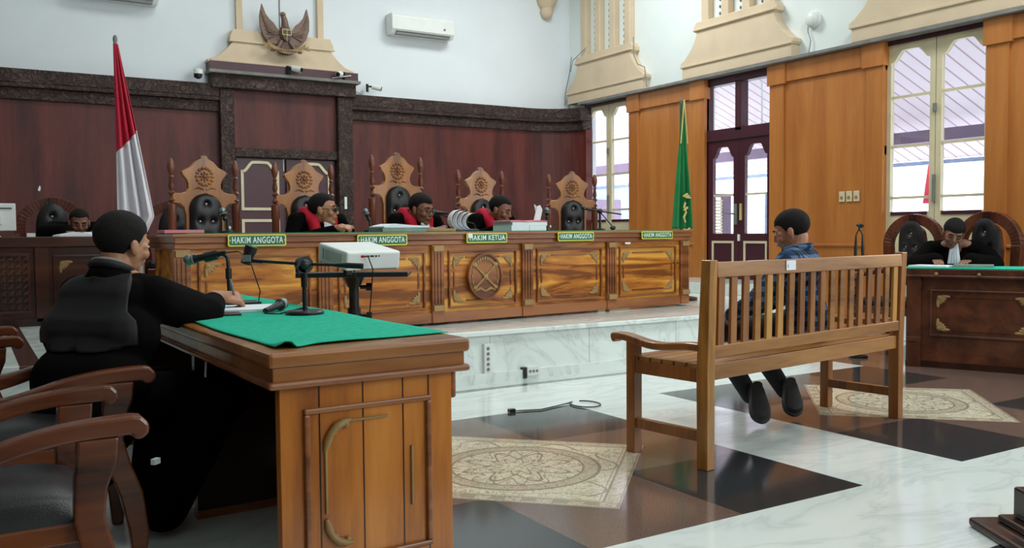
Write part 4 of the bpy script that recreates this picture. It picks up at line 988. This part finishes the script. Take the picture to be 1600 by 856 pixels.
# lectern foot at the lower right edge
lt = thing('lectern', 'dark wooden lectern whose stepped foot shows at the lower right edge', 'lectern', (3.1, 1.80, 0), R_(-31))
G().box(-.02, .6, -.5, .1, 0, .035).obj('foot_plate', 'dark_table', lt, bevel=.012); G().box(.06, .55, -.45, .05, .035, .06).obj('foot_step', 'dark_table', lt, bevel=.01)
G().box(.1, .5, -.4, .02, .06, .17).obj('plinth', 'dark_table', lt, bevel=.01); G().box(.2, .45, -.35, -.03, .17, 1.0).obj('column', 'dark_table', lt, bevel=.01)
G().box(.15, .5, -.42, .0, 1.0, 1.03).obj('reading_top', 'dark_table', lt, bevel=.01)
# ================================================================ things on the judges' bench
JT = DZ+.7265
def onj(a, n, z=0): return jl(a, n, JT+z)
def put(o, a, n, r=0, z=0):
    o.location = onj(a, n, z); o.rotation_euler = (0, 0, JR+r); return o
put(tag(G().box(-.13, .13, -.09, .09, 0, .022).obj('book', 'pink', bevel=.002), 'pink book lying on the left end of the judges bench', 'book'), .13, .3)
put(tag(G().box(-.2, .2, -.12, .12, 0, .03).obj('document_folder', 'folder'), 'grey green file lying before the judge with spectacles', 'folder'), 1.78, .30, .05)
put(tag(G().prism([(-.2, 0), (.2, 0), (.2, .012), (.05, .018), (-.1, .03), (-.2, .01)], -.12, .12, 'y').obj('loose_papers', 'paper'), 'white papers fanned over the grey green file on the judges bench', 'paper'), 1.80, .30, .02, .031)
g = G()
for k in range(4):
    n = 10; o = [(.0+.03*k-.09*sin(q*pi/n)+.015*k, .005+.17*(1-cos(q*pi/n))/2*(1-.05*k)) for q in range(n+1)]
    g.prism([(x, z) for x, z in o]+[(x+.004, z) for x, z in o[::-1]], -.035+.004*k, .035, 'y')
put(tag(g.obj('curled_pages', 'paper'), 'pages curled up between the judge with spectacles and the next judge', 'paper'), 2.36, .3, -.1)
st = put(thing('paper_stack', 'thick white stack of bound papers before the third judge', 'papers'), 2.98, .3, .03)
rnd = random.Random(2)
for z0, z1, x0, x1 in ((0, .045, -.19, .0), (0, .042, .005, .19), (.045, .07, -.18, .0), (.043, .072, .0, .2)): G().box(x0, x1, -.13, .13, z0, z1).obj('paper_block', 'paper', st)
G().prism([(-.2, .07), (.2, .074), (.2, .085), (.1, .09), (0, .076), (-.1, .09), (-.2, .084)], -.13, .13, 'y').obj('pink_cover_sheet', 'pink', st)
put(tag(G().prism([(-.03, 0), (.03, 0), (.05, .09), (.03, .13), (.0, .12), (-.015, .06)], -.004, .004, 'y').prism([(0, 0), (.03, 0), (.0, .12), (-.02, .14)], .01, .016, 'y').obj('turned_page', 'paper'), 'page turned upright above the thick paper stack', 'paper'), 3.13, .25, -.3, .09)
def deskmic(label, a, n, p0, p1, spider=True, short=False):
    t = put(thing('desk_microphone', label, 'microphone', None or (0, 0, 0), 0, 'microphones on the judges bench'), a, n)
    t.rotation_euler = (0, 0, 0)
    G().lathe([(.05, 0), (.05, .012), (.012, .02), (.009, .1)], 18).obj('base', 'black', t, smooth=True)
    p0 = cr*p0[0]+Vector((0, 0, p0[1])); p1 = cr*p1[0]+Vector((0, 0, p1[1]))
    G().tube([(0, 0, .09), p0*.5+Vector((0, 0, .05)), p0], .008).ball(p0, .016).obj('stem', 'black', t, smooth=True)
    handmic(t, p0+(p0-p1)*.25, p1, 'grille', .95)
    G().ball((0, -.055, .035), (.008, .008, .012)).obj('white_switch', 'white', t)
    return t
deskmic('table microphone before the leftmost throne chair', .46, .33, (-.02, .1), (-.04, .17))
deskmic('microphone with pale head left of the judge with spectacles', 1.61, .42, (-.01, .1), (-.04, .175))
t = put(thing('boom_microphone', 'microphone on a long thin boom between the second and third judges', 'microphone'), 2.56, .38); t.rotation_euler = (0, 0, 0)
G().tube([tuple(cr*.02+Vector((0, 0, .0))), tuple(cr*.0+Vector((0, 0, .06))), tuple(cr*-.3+Vector((0, 0, .145)))], .006).obj('boom', 'black', t); handmic(t, cr*-.22+Vector((0, 0, .15)), cr*-.37+Vector((0, 0, .165)), 'black', .9)
G().lathe([(.05, 0), (.05, .012), (.01, .02)], 18).obj('base', 'black', t)
deskmic('dark microphone right of the paper stack', 3.36, .4, (.0, .12), (-.0, .2))
t = put(thing('boom_microphone', 'microphone on a short tilted boom by the rightmost throne', 'microphone'), 3.95, .35); t.rotation_euler = (0, 0, 0)
G().lathe([(.05, 0), (.05, .012), (.012, .02), (.01, .2)], 18).obj('base', 'black', t, smooth=True)
G().tube([tuple(cr*.2+Vector((0, 0, .145))), tuple(cr*-.1+Vector((0, 0, .19)))], .007).tube([tuple(cr*.0+Vector((0, 0, .17))), tuple(cr*.12+Vector((0, 0, .03)))], .005).ball((0, 0, .175), .025).ball(tuple(cr*.12+Vector((0, 0, .02))), (.03, .02, .02)).obj('boom', 'black', t, smooth=True); handmic(t, cr*-.06+Vector((0, 0, .185)), cr*-.17+Vector((0, 0, .21)), 'black', .8)
# ================================================================ people
def hmat(loc, yaw=0, pitch=0, roll=0, s=1.0):
    """head frame: +x face, +z crown; pitch > 0 looks down"""
    return Matrix.Translation(loc) @ Matrix.Rotation(yaw, 4, 'Z') @ Matrix.Rotation(pitch, 4, 'Y') @ Matrix.Rotation(roll, 4, 'X') @ Matrix.Scale(s, 4)
def head_prims(Mh, neck):
    s = Mh.to_scale().x; Rm = Mh.to_quaternion().to_matrix(); out = []
    def S(c, r, rot=None): out.append(('s', Mh @ Vector(c), tuple(a*s for a in r), Rm @ rot if rot else Rm))
    def Cc(a, b_, r0, r1): out.append(('c', Mh @ Vector(a), Mh @ Vector(b_), r0*s, r1*s))
    S((-.012, 0, .032), (.096, .076, .086)); S((.022, 0, -.015), (.068, .064, .088)); S((.03, 0, -.068), (.052, .05, .042)); S((.068, 0, -.092), (.022, .026, .02))
    S((.078, 0, -.05), (.018, .03, .03))
    Cc((.084, 0, .012), (.104, 0, -.024), .009, .012)
    for q in (-1, 1):
        S((.096, q*.011, -.03), (.01, .008, .008)); Cc((.08, q*.018, .026), (.07, q*.048, .022), .01, .008); S((.062, q*.04, -.026), (.026, .024, .024))
        S((-.006, q*.079, -.012), (.019, .009, .032), Matrix.Rotation(R_(-14), 3, 'Y')); S((-.0, q*.076, -.034), (.01, .008, .012))
        S((.055, q*.045, .0), (.02, .02, .016))
    S((.09, 0, -.052), (.011, .024, .007)); S((.087, 0, -.063), (.011, .02, .007))
    out.append(('c', Mh @ Vector((-.025, 0, -.05)), Vector(neck), .052*s, .056*s))
    return out
def hair_cap(Mh, parent, mat='hair', lift=1.075, front=.05, side=-.005, back=-.06, name='hair'):
    """short hair: a cap that tapers into the skin at the hairline"""
    g = G(); nu, nv = 56, 30; vs = {}
    c = Vector((-.014, 0, .032)); rnd = random.Random(len(parent.name)*7+int(lift*1000))
    def thr(a):
        f = cos(a)                                   # 1 at the forehead, -1 at the nape
        pts = [(-1, back), (-.55, back), (-.25, back+.03), (-.1, side-.012), (.12, side-.004), (.3, side+.012), (.5, front-.012), (.75, front), (1, front-.004)]
        for (x0, y0), (x1, y1) in zip(pts, pts[1:]):
            if f <= x1: q = (f-x0)/(x1-x0); return y0+(y1-y0)*max(0, q)
        return front
    for i in range(nu):
        a = 2*pi*i/nu; t = thr(a); ztop = c.z+.086*lift
        for j in range(nv+1):
            u = j/nv; th_ = u*math.acos(max(-.98, min(.98, (t-c.z)/(.086*lift)))); h = sin(th_); z = c.z+.086*lift*cos(th_)
            k = (lift-1)*min(1, (1-u)*3.2)+1.004+.012*sin(a*11+u*23)*(1-u)*u*2
            zz = z
            vs[i, j] = g.b.verts.new(Mh @ Vector((c.x+.097*k*h*cos(a), .077*k*h*sin(a), zz)))
    for i in range(nu):
        for j in range(nv):
            g.b.faces.new((vs[i, j], vs[i, j+1], vs[(i+1) % nu, j+1], vs[(i+1) % nu, j]))
    bmesh.ops.remove_doubles(g.b, verts=g.b.verts, dist=1e-4)
    bmesh.ops.recalc_face_normals(g.b, faces=g.b.faces)
    o = g.obj(name, mat, parent, smooth=True); m = o.modifiers.new('t', 'SOLIDIFY'); m.thickness = .01*Mh.to_scale().x; m.offset = -1
    return o
def face(Mh, parent, skin='skin', closed=False, glasses=None, brow=True):
    g = G(); h = G(); s = Mh.to_scale().x; Rm = Mh.to_quaternion().to_matrix()
    for q in (-1, 1):
        if not closed: g.ball(Mh @ Vector((.081, q*.031, .004)), tuple(a*s for a in (.009, .014, .006)), rot=Rm, seg=12); h.ball(Mh @ Vector((.088, q*.031, .003)), .0055*s, seg=10)
        else: h.tube([Mh @ Vector((.088, q*.018, .001)), Mh @ Vector((.09, q*.032, -.004)), Mh @ Vector((.08, q*.046, .0))], .0028*s, 6)
        G().tube([Mh @ Vector((.094, q*.014, .024)), Mh @ Vector((.09, q*.032, .031)), Mh @ Vector((.074, q*.05, .026))], [.003*s, .0045*s, .002*s], 6).obj('eyebrow', 'hair', parent, smooth=True)
    if not closed: g.obj('eyes', 'eyew', parent, smooth=True)
    else: g.b.free()
    h.obj('pupils' if not closed else 'eyelashes', 'hair', parent, smooth=True)
    G().tube([Mh @ Vector((.09, -.022, -.056)), Mh @ Vector((.101, 0, -.055)), Mh @ Vector((.09, .022, -.056))], [.002*s, .005*s, .002*s], 8).obj('mouth', 'lip', parent, smooth=True)
    if glasses:
        g = G(); l = G()
        for q in (-1, 1):
            ring = [Mh @ Vector((.103-.006*abs(cos(2*pi*k/16)*.5), q*.032+.025*cos(2*pi*k/16), .002+.017*sin(2*pi*k/16))) for k in range(17)]
            g.tube(ring, .0018*s if glasses == 'clear' else .0025*s, 6)
            if glasses == 'dark': l.ball(Mh @ Vector((.102, q*.032, .002)), tuple(a*s for a in (.006, .027, .02)), rot=Rm, seg=14)
            g.tube([Mh @ Vector((.098, q*.057, .006)), Mh @ Vector((.05, q*.078, .006)), Mh @ Vector((-.01, q*.084, .0))], .002*s, 6)
        g.tube([Mh @ Vector((.104, -.008, .006)), Mh @ Vector((.104, .008, .006))], .002*s, 6)
        o = g.obj('spectacles' if glasses == 'clear' else 'dark_glasses', 'black', parent)
        if glasses == 'dark': l.obj('lenses', 'black', o, smooth=True)
        else: l.b.free()
def hand_prims(wrist, dirv, up, side=1, curl=.5, s=1.0, spread=.12, thumb=.6):
    """wrist point, direction of the palm, up = back of the hand, side = +-1 thumb side"""
    x = Vector(dirv).normalized(); z = Vector(up); z = (z-x*z.dot(x)).normalized(); y = z.cross(x)*side
    Mx = Matrix((x, y, z)).transposed(); w0 = Vector(wrist); P = lambda a, b_, c: w0+(x*a+y*b_+z*c)*s
    out = [('c', P(-.03, 0, 0), P(.02, 0, 0), .024*s, .026*s)]
    for b_ in (-.026, -.009, .009, .026): out.append(('c', P(.02, b_*.7, 0), P(.078, b_*1.05, 0), .014*s, .0115*s))
    for b_, L in ((.031, .066), (.0105, .075), (-.0105, .07), (-.031, .056)):
        p = P(.08, b_, 0); a = curl*.6; d = 0
        for q, f in enumerate((.45, .3, .25)):
            n = p+(x*cos(a)-z*sin(a)+y*(b_*spread*6)).normalized()*L*f*s; out.append(('c', p, n, (.0092-.0012*q)*s, (.0084-.0012*q)*s)); p = n; a += curl*1.1
    p = P(.018, .026, -.006); q_ = P(.05, .046, -.018*thumb-.008); e = P(.078, .046-.012*thumb, -.034*thumb-.008); out += [('c', p, q_, .014*s, .011*s), ('c', q_, e, .0105*s, .0085*s)]
    return out
V = Vector
def person(label, loc, rz, hip, chest, neck, head, sh, arms, hands, skin, grp=None, legs=None, hairp={}, facep={}, robe='robe', voxel=.0055, sleeve=(.062, .07, .075), torso=(.15, .17, .14), trunk=True, name='person', cuff=.012):
    t = thing(name, label, 'person', loc, rz, grp)
    Mh = hmat(*head); s = Mh.to_scale().x
    pr = head_prims(Mh, neck)
    pr += [('c', neck, chest, .058, .075), ('c', chest, hip, .075, .075)]
    for q, (sh_, el, wr) in zip((1, -1), arms):
        pr += [('c', V(neck), V(sh_), .05, .045), ('c', V(sh_), V(el), .042, .036), ('c', V(el), V(wr), .034, .025)]
    for h in hands:
        if h: pr += hand_prims(**h)
    if legs:
        for hp, kn, an in legs: pr += [('c', V(hp), V(kn), .07, .05), ('c', V(kn), V(an), .048, .035)]
    blob(pr, 'body', skin, t, voxel, 3)
    hair_cap(Mh, t, **hairp)
    if facep is not None: face(Mh, t, skin, **facep)
    # garment
    c = V(chest); h = V(hip); n = V(neck); rp = []
    for k in range(6):
        u = k/5; p = c*(1-u)+h*u; rp.append(('s', p, (torso[0]*(.75+.25*u), torso[1], .13), None))
    mid = (V(arms[0][0])+V(arms[1][0]))/2
    rp.append(('s', (mid+c)/2, (torso[0]*.72, torso[1]*1.0, .12), None))
    for sh_, el, wr in arms:
        e = V(wr)+(V(el)-V(wr)).normalized()*cuff
        rp += [('c', mid+(n-mid)*.35, V(sh_), .07, .066), ('c', V(sh_), V(el), sleeve[0]+.008, sleeve[1]), ('c', V(el), e, sleeve[1], sleeve[2])]
    if legs:
        for hp, kn, an in legs: rp += [('c', V(hp), V(kn), .105, .085), ('c', V(kn), V(an), .085, .09 if robe == 'robe' else .06)]
    return t, Mh, rp
def finish_robe(t, rp, mat='robe', name='robe', voxel=.011, cut=None):
    return blob([p if len(p) < 4 or p[3] is not None or p[0] == 'c' else p[:3] for p in rp], name, mat, t, voxel, 5)
def stole(t, n, c, sh_l, sh_r, w_=.052, low=None):
    """red yoke over the shoulders running to the chest"""
    n = V(n); c = V(c); pr = []
    for s_ in (sh_l, sh_r):
        s_ = V(s_); a = n*.45+s_*.55+V((-.02, 0, .035)); sd = (s_-n); sd.z = 0
        pr += [('c', n+sd*.35+V((-.03, 0, .015)), a, .05, .055), ('c', a, a+V((.085, 0, -.06))-sd*.12, .055, .05), ('c', a+V((.085, 0, -.06))-sd*.12, a+V((.115, 0, -.22))-sd*.25, .05, .045)]
        pr += [('c', n+V((-.06, 0, .0)), a+V((-.05, 0, -.02)), .05, .05)]
    return blob(pr, 'red_stole', 'red', t, .009, 3)
def jabot(t, p, rot, L=.16, w_=.05, droop=.25):
    g = G(); n = 9
    for k in range(n):
        u = -1+2*k/(n-1); g.tube([(0, u*w_*.45, 0), (.01+.008*(k % 2), u*w_*.7, -L*.4), (.004+.01*(k % 2), u*w_, -L)], [.006, .009, .01], 6)
    g.box(-.004, .014, -w_*.4, w_*.4, -.015, .02)
    o = g.obj('white_jabot', 'whitecloth', t, smooth=True); o.location = p; o.rotation_euler = rot; return o
# ---- the three judges: seated, leaning on the bench; local +x towards the room (-y world)
def judge(label, a, n, yaw, head, skin, armsL, hands, hairp, facep, z0=0.):
    w_ = jl(a, n, DZ)
    hip = (-.22, 0, .45); chest = (-.1, 0, .66); neck = (-.03, 0, .87+z0)
    t, Mh, rp = person(label, w_, JR-pi/2+yaw, hip, chest, neck, head, None, armsL, hands, skin, 'judges in black robes with red stoles behind the bench',
                       legs=[((-.2, .09, .45), (.12, .12, .47), (.12, .12, .08)), ((-.2, -.09, .45), (.12, -.12, .47), (.12, -.12, .08))], hairp=hairp, facep=facep, voxel=.0052, sleeve=(.055, .052, .044), torso=(.14, .17, .14))
    finish_robe(t, rp); stole(t, neck, chest, armsL[0][0], armsL[1][0]); return t, Mh
SL, SR = (-.05, .19, .82), (-.05, -.19, .82)
# judge in dark glasses, hands clasped on the bench, looking to the right of the picture
t, Mh = judge('judge in dark glasses with clasped hands, looking right', 1.33, .72, R_(5), ((.05, .0, .905), R_(45), R_(2), 0, 1.08), 'skin',
      [(SL, (.0, .27, .66), (.24, .11, .742)), (SR, (.0, -.27, .66), (.23, .0, .742))],
      [dict(wrist=(.25, .11, .757), dirv=(.45, -.8, .1), up=(.5, .3, .8), side=-1, curl=.9), dict(wrist=(.24, .0, .757), dirv=(.7, .6, .1), up=(.3, -.2, 1), side=1, curl=.9)],
      dict(front=.068, side=.01, back=-.05, lift=1.05), dict(glasses='dark'))
jabot(t, (.07, .01, .83), (0, R_(-20), R_(10)), .12, .045)
# judge with spectacles reading
t, Mh = judge('judge with spectacles reading, hands on a brown folder', 2.19, .68, R_(-2), ((.07, .0, .915), R_(22), R_(14), 0, 1.08), 'skin2',
      [(SL, (.0, .26, .66), (.25, .13, .742)), (SR, (.0, -.26, .66), (.26, -.10, .742))],
      [dict(wrist=(.27, .1, .752), dirv=(.5, -.7, -.05), up=(.2, 0, 1), side=-1, curl=.35), dict(wrist=(.28, -.1, .752), dirv=(.6, .6, -.05), up=(.2, 0, 1), side=1, curl=.35)],
      dict(front=.06, side=.0, back=-.06, lift=1.09), dict(glasses='clear', closed=True))
jabot(t, (.075, .01, .83), (0, R_(-20), R_(8)), .12, .045)
put(tag(G().box(-.14, .14, -.08, .08, 0, .022).obj('brown_folder', 'bracket', bevel=.003), 'flat brown folder under the hands of the judge with spectacles', 'folder'), 2.14, .30, .03)
# third judge, head bowed over papers
t, Mh = judge('judge with bowed head behind the thick paper stack', 2.99, .68, R_(2), ((.08, .0, .915), R_(26), R_(20), 0, 1.06), 'skin2',
      [(SL, (.02, .28, .67), (.23, .2, .742)), (SR, (.0, -.28, .66), (.24, -.16, .742))],
      [dict(wrist=(.24, .2, .752), dirv=(.8, .0, .2), up=(.2, 0, 1), side=-1, curl=.6), dict(wrist=(.26, -.16, .752), dirv=(.6, .4, -.05), up=(.2, 0, 1), side=1, curl=.5)],
      dict(front=.07, side=.015, back=-.05, lift=1.045), dict(closed=True))
# ---- man writing at the left foreground table, seen from behind
arms = [((.0, .22, .905), (.22, .33, .77), (.46, .22, .80)), ((.0, -.22, .905), (.22, -.22, .83), (.42, -.02, .82))]
# local frame: +x towards the judges and away from the viewer
ma = R_(43)
MZ = -.045
hd = dict(wrist=(.575, -.075, .832), dirv=(.75, -.5, -.12), up=(.1, -.75, .65), side=1, curl=1.15, thumb=1.0, s=1.05)
arms = [((.02, .17, .885), (.28, .26, .78), (.45, .2, .80)), ((.02, -.17, .885), (.31, -.19, .79), (.56, -.07, .825))]
ML = (.465, 3.61, 0)
t, Mh, rp = person('man in black robe at the left foreground table, writing, seen from behind', ML, ma, (-.18, -.01, .50), (-.05, 0, .76), (.02, -.0, .95), ((.065, -.0, 1.068), R_(-14), R_(10), R_(3), 1.0), None, arms,
    [None, hd], 'skin', legs=[((-.08, .08, .5), (.2, -.05, .5), (.12, -.06, .1)), ((-.08, -.08, .5), (.17, -.36, .5), (-.03, -.22, .1))], hairp=dict(front=.055, side=-.008, back=-.095, lift=1.1), facep={}, sleeve=(.06, .066, .052), torso=(.12, .14, .14), voxel=.005, cuff=.12)
rp += [('c', V((-.035, .1, .865)), V((-.035, -.1, .865)), .085, .085), ('s', (-.012, 0, .945), (.08, .084, .065)), ('c', V((-.07, .11, .74)), V((-.07, -.12, .74)), .115, .115), ('c', V((-.15, .08, .58)), V((-.15, -.12, .58)), .125, .125), ('c', V((-.21, .05, .44)), V((-.21, -.1, .44)), .13, .13), ('c', V((-.23, .02, .3)), V((-.23, -.08, .3)), .10, .10),
       ('c', V((.02, -.17, .865)), V((.3, -.18, .775)), .085, .075), ('c', V((.3, -.185, .77)), V((.43, -.13, .79)), .072, .05), ('c', V((.19, -.35, .47)), V((.17, -.33, .38)), .085, .05), ('c', V((.1, -.3, .42)), V((-.04, -.2, .26)), .08, .08)]
finish_robe(t, rp, voxel=.010)
robe_m = [o for o in kids(t) if o.name.startswith('robe')][0]
# satin hood hanging over the back
g = G(); nu, nv = 40, 34; vs = {}
for j in range(nv+1):
    for i in range(nu+1):
        u = -1+2*i/nu; v = j/nv
        y = u*(.085+.15*min(1, v*2)); z = .955-.235*v+.015*cos(u*pi)*v-.02*abs(u)*(1-v)
        x = -.09-.16*min(1, v*3)+.1*u*u
        vs[i, j] = g.b.verts.new((x, y, z))
for j in range(nv):
    for i in range(nu): g.b.faces.new((vs[i, j], vs[i, j+1], vs[i+1, j+1], vs[i+1, j]))
o = g.obj('satin_hood', 'robe_satin', t, smooth=True)
m = o.modifiers.new('w', 'SHRINKWRAP'); m.target = robe_m; m.wrap_method = 'NEAREST_SURFACEPOINT'; m.wrap_mode = 'OUTSIDE_SURFACE'; m.offset = .007
m = o.modifiers.new('sm', 'SMOOTH'); m.iterations = 3
m = o.modifiers.new('t', 'SOLIDIFY'); m.thickness = .005; m.offset = 1
NK = V((.0, 0, .978))
G().tube([NK+V((.068*cos(a), .07*sin(a), -.022*cos(a))) for a in [2*pi*k/24 for k in range(25)]], .014, 8).obj('collar', 'robe_satin', t, smooth=True)
G().tube([NK+V((.062*cos(a), .064*sin(a), .018-.022*cos(a))) for a in [pi*.6+pi*.8*k/12 for k in range(13)]], .006, 8).obj('shirt_collar', 'gasket', t, smooth=True)
q = V((.61, .13, .79))
pen = tag(G().tube([(0, 0, 0), (-.022, -.01, .085)], [.004, .006], 10).tube([(-.022, -.01, .085), (-.026, -.012, .105)], [.0065, .005], 10).obj('pen', 'greyp', smooth=True), 'silver pen held upright in the writing hand', 'pen')
Mt = Matrix.Translation(ML) @ Matrix.Rotation(ma, 4, 'Z'); pen.location = Mt @ V((.635, -.115, .80))
pt = G().box(-.014, .014, -.008, .008, 0, .018).obj('paper_tag', 'paper'); pt.parent = t; pt.location = Mt.inverted() @ V((.505, 3.04, .36))
# ---- man in the checked shirt on the bench, seen from behind
bz = R_(116)
arms = [((.03, .2, .94), (.2, .24, .72), (.36, .14, .66)), ((.03, -.2, .94), (.18, -.26, .72), (.36, -.14, .66))]
arms = [((.03, .19, .93), (.18, .25, .72), (.36, .16, .62)), ((.03, -.19, .93), (.16, -.24, .72), (.36, -.13, .62))]
def W2(p): # world to local of this figure
    return Matrix.Rotation(-bz, 4, 'Z') @ (V(p)-V((3.96, 3.36, 0)))
kn1 = W2((3.72, 3.82, .50)); kn2 = W2((4.02, 3.86, .50)); an1 = W2((3.86, 3.66, .14)); an2 = W2((4.15, 3.66, .14))
hp1 = W2((3.87, 3.42, .56)); hp2 = W2((4.07, 3.46, .56))
t, Mh, rp = person('man in blue checked shirt sitting on the slatted bench, seen from behind', (3.96, 3.36, 0), bz, (-.02, 0, .60), (.0, 0, .76), (.04, 0, .975), ((.07, .0, 1.095), R_(4), R_(20), R_(-3), .98), None, arms,
    [dict(wrist=(.36, .16, .62), dirv=(.8, -.4, -.3), up=(0, 0, 1), side=-1, curl=.4), dict(wrist=(.36, -.13, .62), dirv=(.8, .4, -.3), up=(0, 0, 1), side=1, curl=.4)], 'skin', legs=[(hp1, kn1, an1), (hp2, kn2, an2)],
    hairp=dict(front=.055, side=-.012, back=-.078, lift=1.05), facep={}, sleeve=(.062, .06, .045), torso=(.12, .155, .14), voxel=.0055, robe='shirt')
rp = rp[:-4]
rp += [('c', V((.0, .1, .87)), V((.0, -.1, .87)), .1, .1)]
finish_robe(t, rp, 'plaid', 'checked_shirt', .009)
g = G(); g.tube([V((.035, 0, 1.0))+V((.07*cos(a), .072*sin(a), -.012*cos(a))) for a in [2*pi*k/24 for k in range(25)]], .017, 8); g.obj('shirt_collar', 'plaid', t, smooth=True)
pr = [('c', hp1, kn1, .088, .07), ('c', kn1, an1, .068, .05), ('c', hp2, kn2, .088, .07), ('c', kn2, an2, .068, .05), ('s', (hp1+hp2)/2, (.13, .15, .1))]
blob(pr, 'black_trousers', 'jeans', t, .009, 4)
def shoe(toe, heel, nm, ydir):
    """toe on the floor, heel raised; sole faces back"""
    toe = V(toe); heel = V(heel); x = (toe-heel).normalized(); up = V((0, 0, 1)); y = up.cross(x).normalized(); z = x.cross(y)
    Mx = Matrix.Translation(heel) @ Matrix((x, y, z)).transposed().to_4x4(); L = (toe-heel).length
    pts = [(-.0, .0), (.02, -.042), (.09, -.042), (.17, -.058), (.24, -.05), (.275, 0), (.24, .05), (.17, .056), (.09, .04), (.02, .042)]
    sm = []
    n = len(pts)
    for i in range(n):
        a, b_, c_, d = (V(pts[(i+k-1) % n]) for k in range(4))
        for u in (0, .33, .66): sm.append(tuple(.5*((2*b_)+(c_-a)*u+(2*a-5*b_+4*c_-d)*u*u+(-a+3*b_-3*c_+d)*u**3)))
    k = L/.275; sm = [(a*k, b_) for a, b_ in sm]
    s_ = G().prism(sm, -.012, .014, 'z', T=Mx).obj(nm+'_sole', 'sole', t, bevel=.006)
    g = G(); rings = []
    for zz, sc_, sh2 in ((.012, .96, 0), (.045, .9, -.0), (.07, .62, -.05)):
        rings.append([g.b.verts.new(Mx @ V((.1+(a-.1)*sc_+sh2*(1 if a > .1 else .2)-(.02 if zz > .05 and a > .1 else 0), b_*sc_, zz+(.02*max(0, (.12-a))/.12 if zz > .05 else 0)))) for a, b_ in sm])
    for a, b_ in zip(rings, rings[1:]):
        for i in range(len(a)): g.b.faces.new((a[i], a[(i+1) % len(a)], b_[(i+1) % len(a)], b_[i]))
    g.b.faces.new(rings[-1])
    g.obj(nm, 'shoe', t, smooth=True)
shoe((3.77, 3.48, .02), (3.88, 3.65, .185), 'left_shoe', 1); shoe((4.07, 3.51, .02), (4.17, 3.66, .185), 'right_shoe', 1)
g = G(); lp = Matrix.Rotation(bz, 4, 'Z').to_3x3()
for o in kids(t):
    if 'shoe' in o.name:   # shoe points were given in the room; bring them into the figure's frame
        if 'lace' not in o.name:
            for v in o.data.vertices: v.co = W2(v.co)
a_ = W2((3.83, 3.575, .175)); G().ball(a_, (.02, .012, .008), rot=Matrix.Rotation(-bz, 3, 'Z')).obj('white_ankle_label', 'paper', t)
# ---- man with white tie behind the right desk, looking down
arms = [((-.02, .2, .93), (.14, .3, .80), (.3, .14, .83)), ((-.02, -.2, .93), (.14, -.3, .80), (.3, -.12, .83))]
t, Mh, rp = person('man in black robe with white tie behind the right hand desk, looking down', (7.12, 4.44, 0), R_(205), (-.1, 0, .54), (-.04, 0, .76), (.03, 0, .97), ((.12, -.01, 1.06), R_(14), R_(27), R_(-12), 1.0), None, arms,
    [dict(wrist=(.3, .14, .835), dirv=(.8, -.3, 0), up=(0, 0, 1), side=-1, curl=.4), dict(wrist=(.3, -.12, .835), dirv=(.8, .3, 0), up=(0, 0, 1), side=1, curl=.4)], 'skin2',
    legs=[((-.08, .1, .5), (.12, .12, .5), (.1, .12, .1)), ((-.08, -.1, .5), (.12, -.12, .5), (.1, -.12, .1))], hairp=dict(front=.045, side=-.005, back=-.06, lift=1.1), facep=dict(closed=True), voxel=.0055)
finish_robe(t, rp)
jabot(t, (.125, 0.0, .985), (0, R_(-6), 0), .18, .04)
# ---- man behind the far left desk, looking down at papers
arms = [((-.02, .19, .78), (.14, .27, .74), (.28, .12, .745)), ((-.02, -.19, .78), (.14, -.27, .74), (.28, -.12, .745))]
t, Mh, rp = person('man in dark robe reading behind the far left desk', (.86, 8.72, DZ), R_(-90), (-.15, 0, .45), (-.06, 0, .60), (.0, 0, .74), ((.1, .0, .83), R_(0), R_(18), 0, 1.0), None, arms,
    [dict(wrist=(.28, .12, .745), dirv=(.8, -.3, 0), up=(0, 0, 1), side=-1, curl=.4), dict(wrist=(.28, -.12, .745), dirv=(.8, .3, 0), up=(0, 0, 1), side=1, curl=.4)], 'skin2',
    legs=[((-.1, .1, .45), (.15, .12, .46), (.15, .12, .08)), ((-.1, -.1, .45), (.15, -.12, .46), (.15, -.12, .08))], hairp=dict(front=.07, side=.02, back=-.04, lift=1.04), facep=dict(closed=True), voxel=.006)
finish_robe(t, rp); G().tube([(.09, .05, .73), (.15, .01, .70)], .014).tube([(.09, -.05, .73), (.15, -.01, .70)], .014).obj('white_collar', 'whitecloth', t)
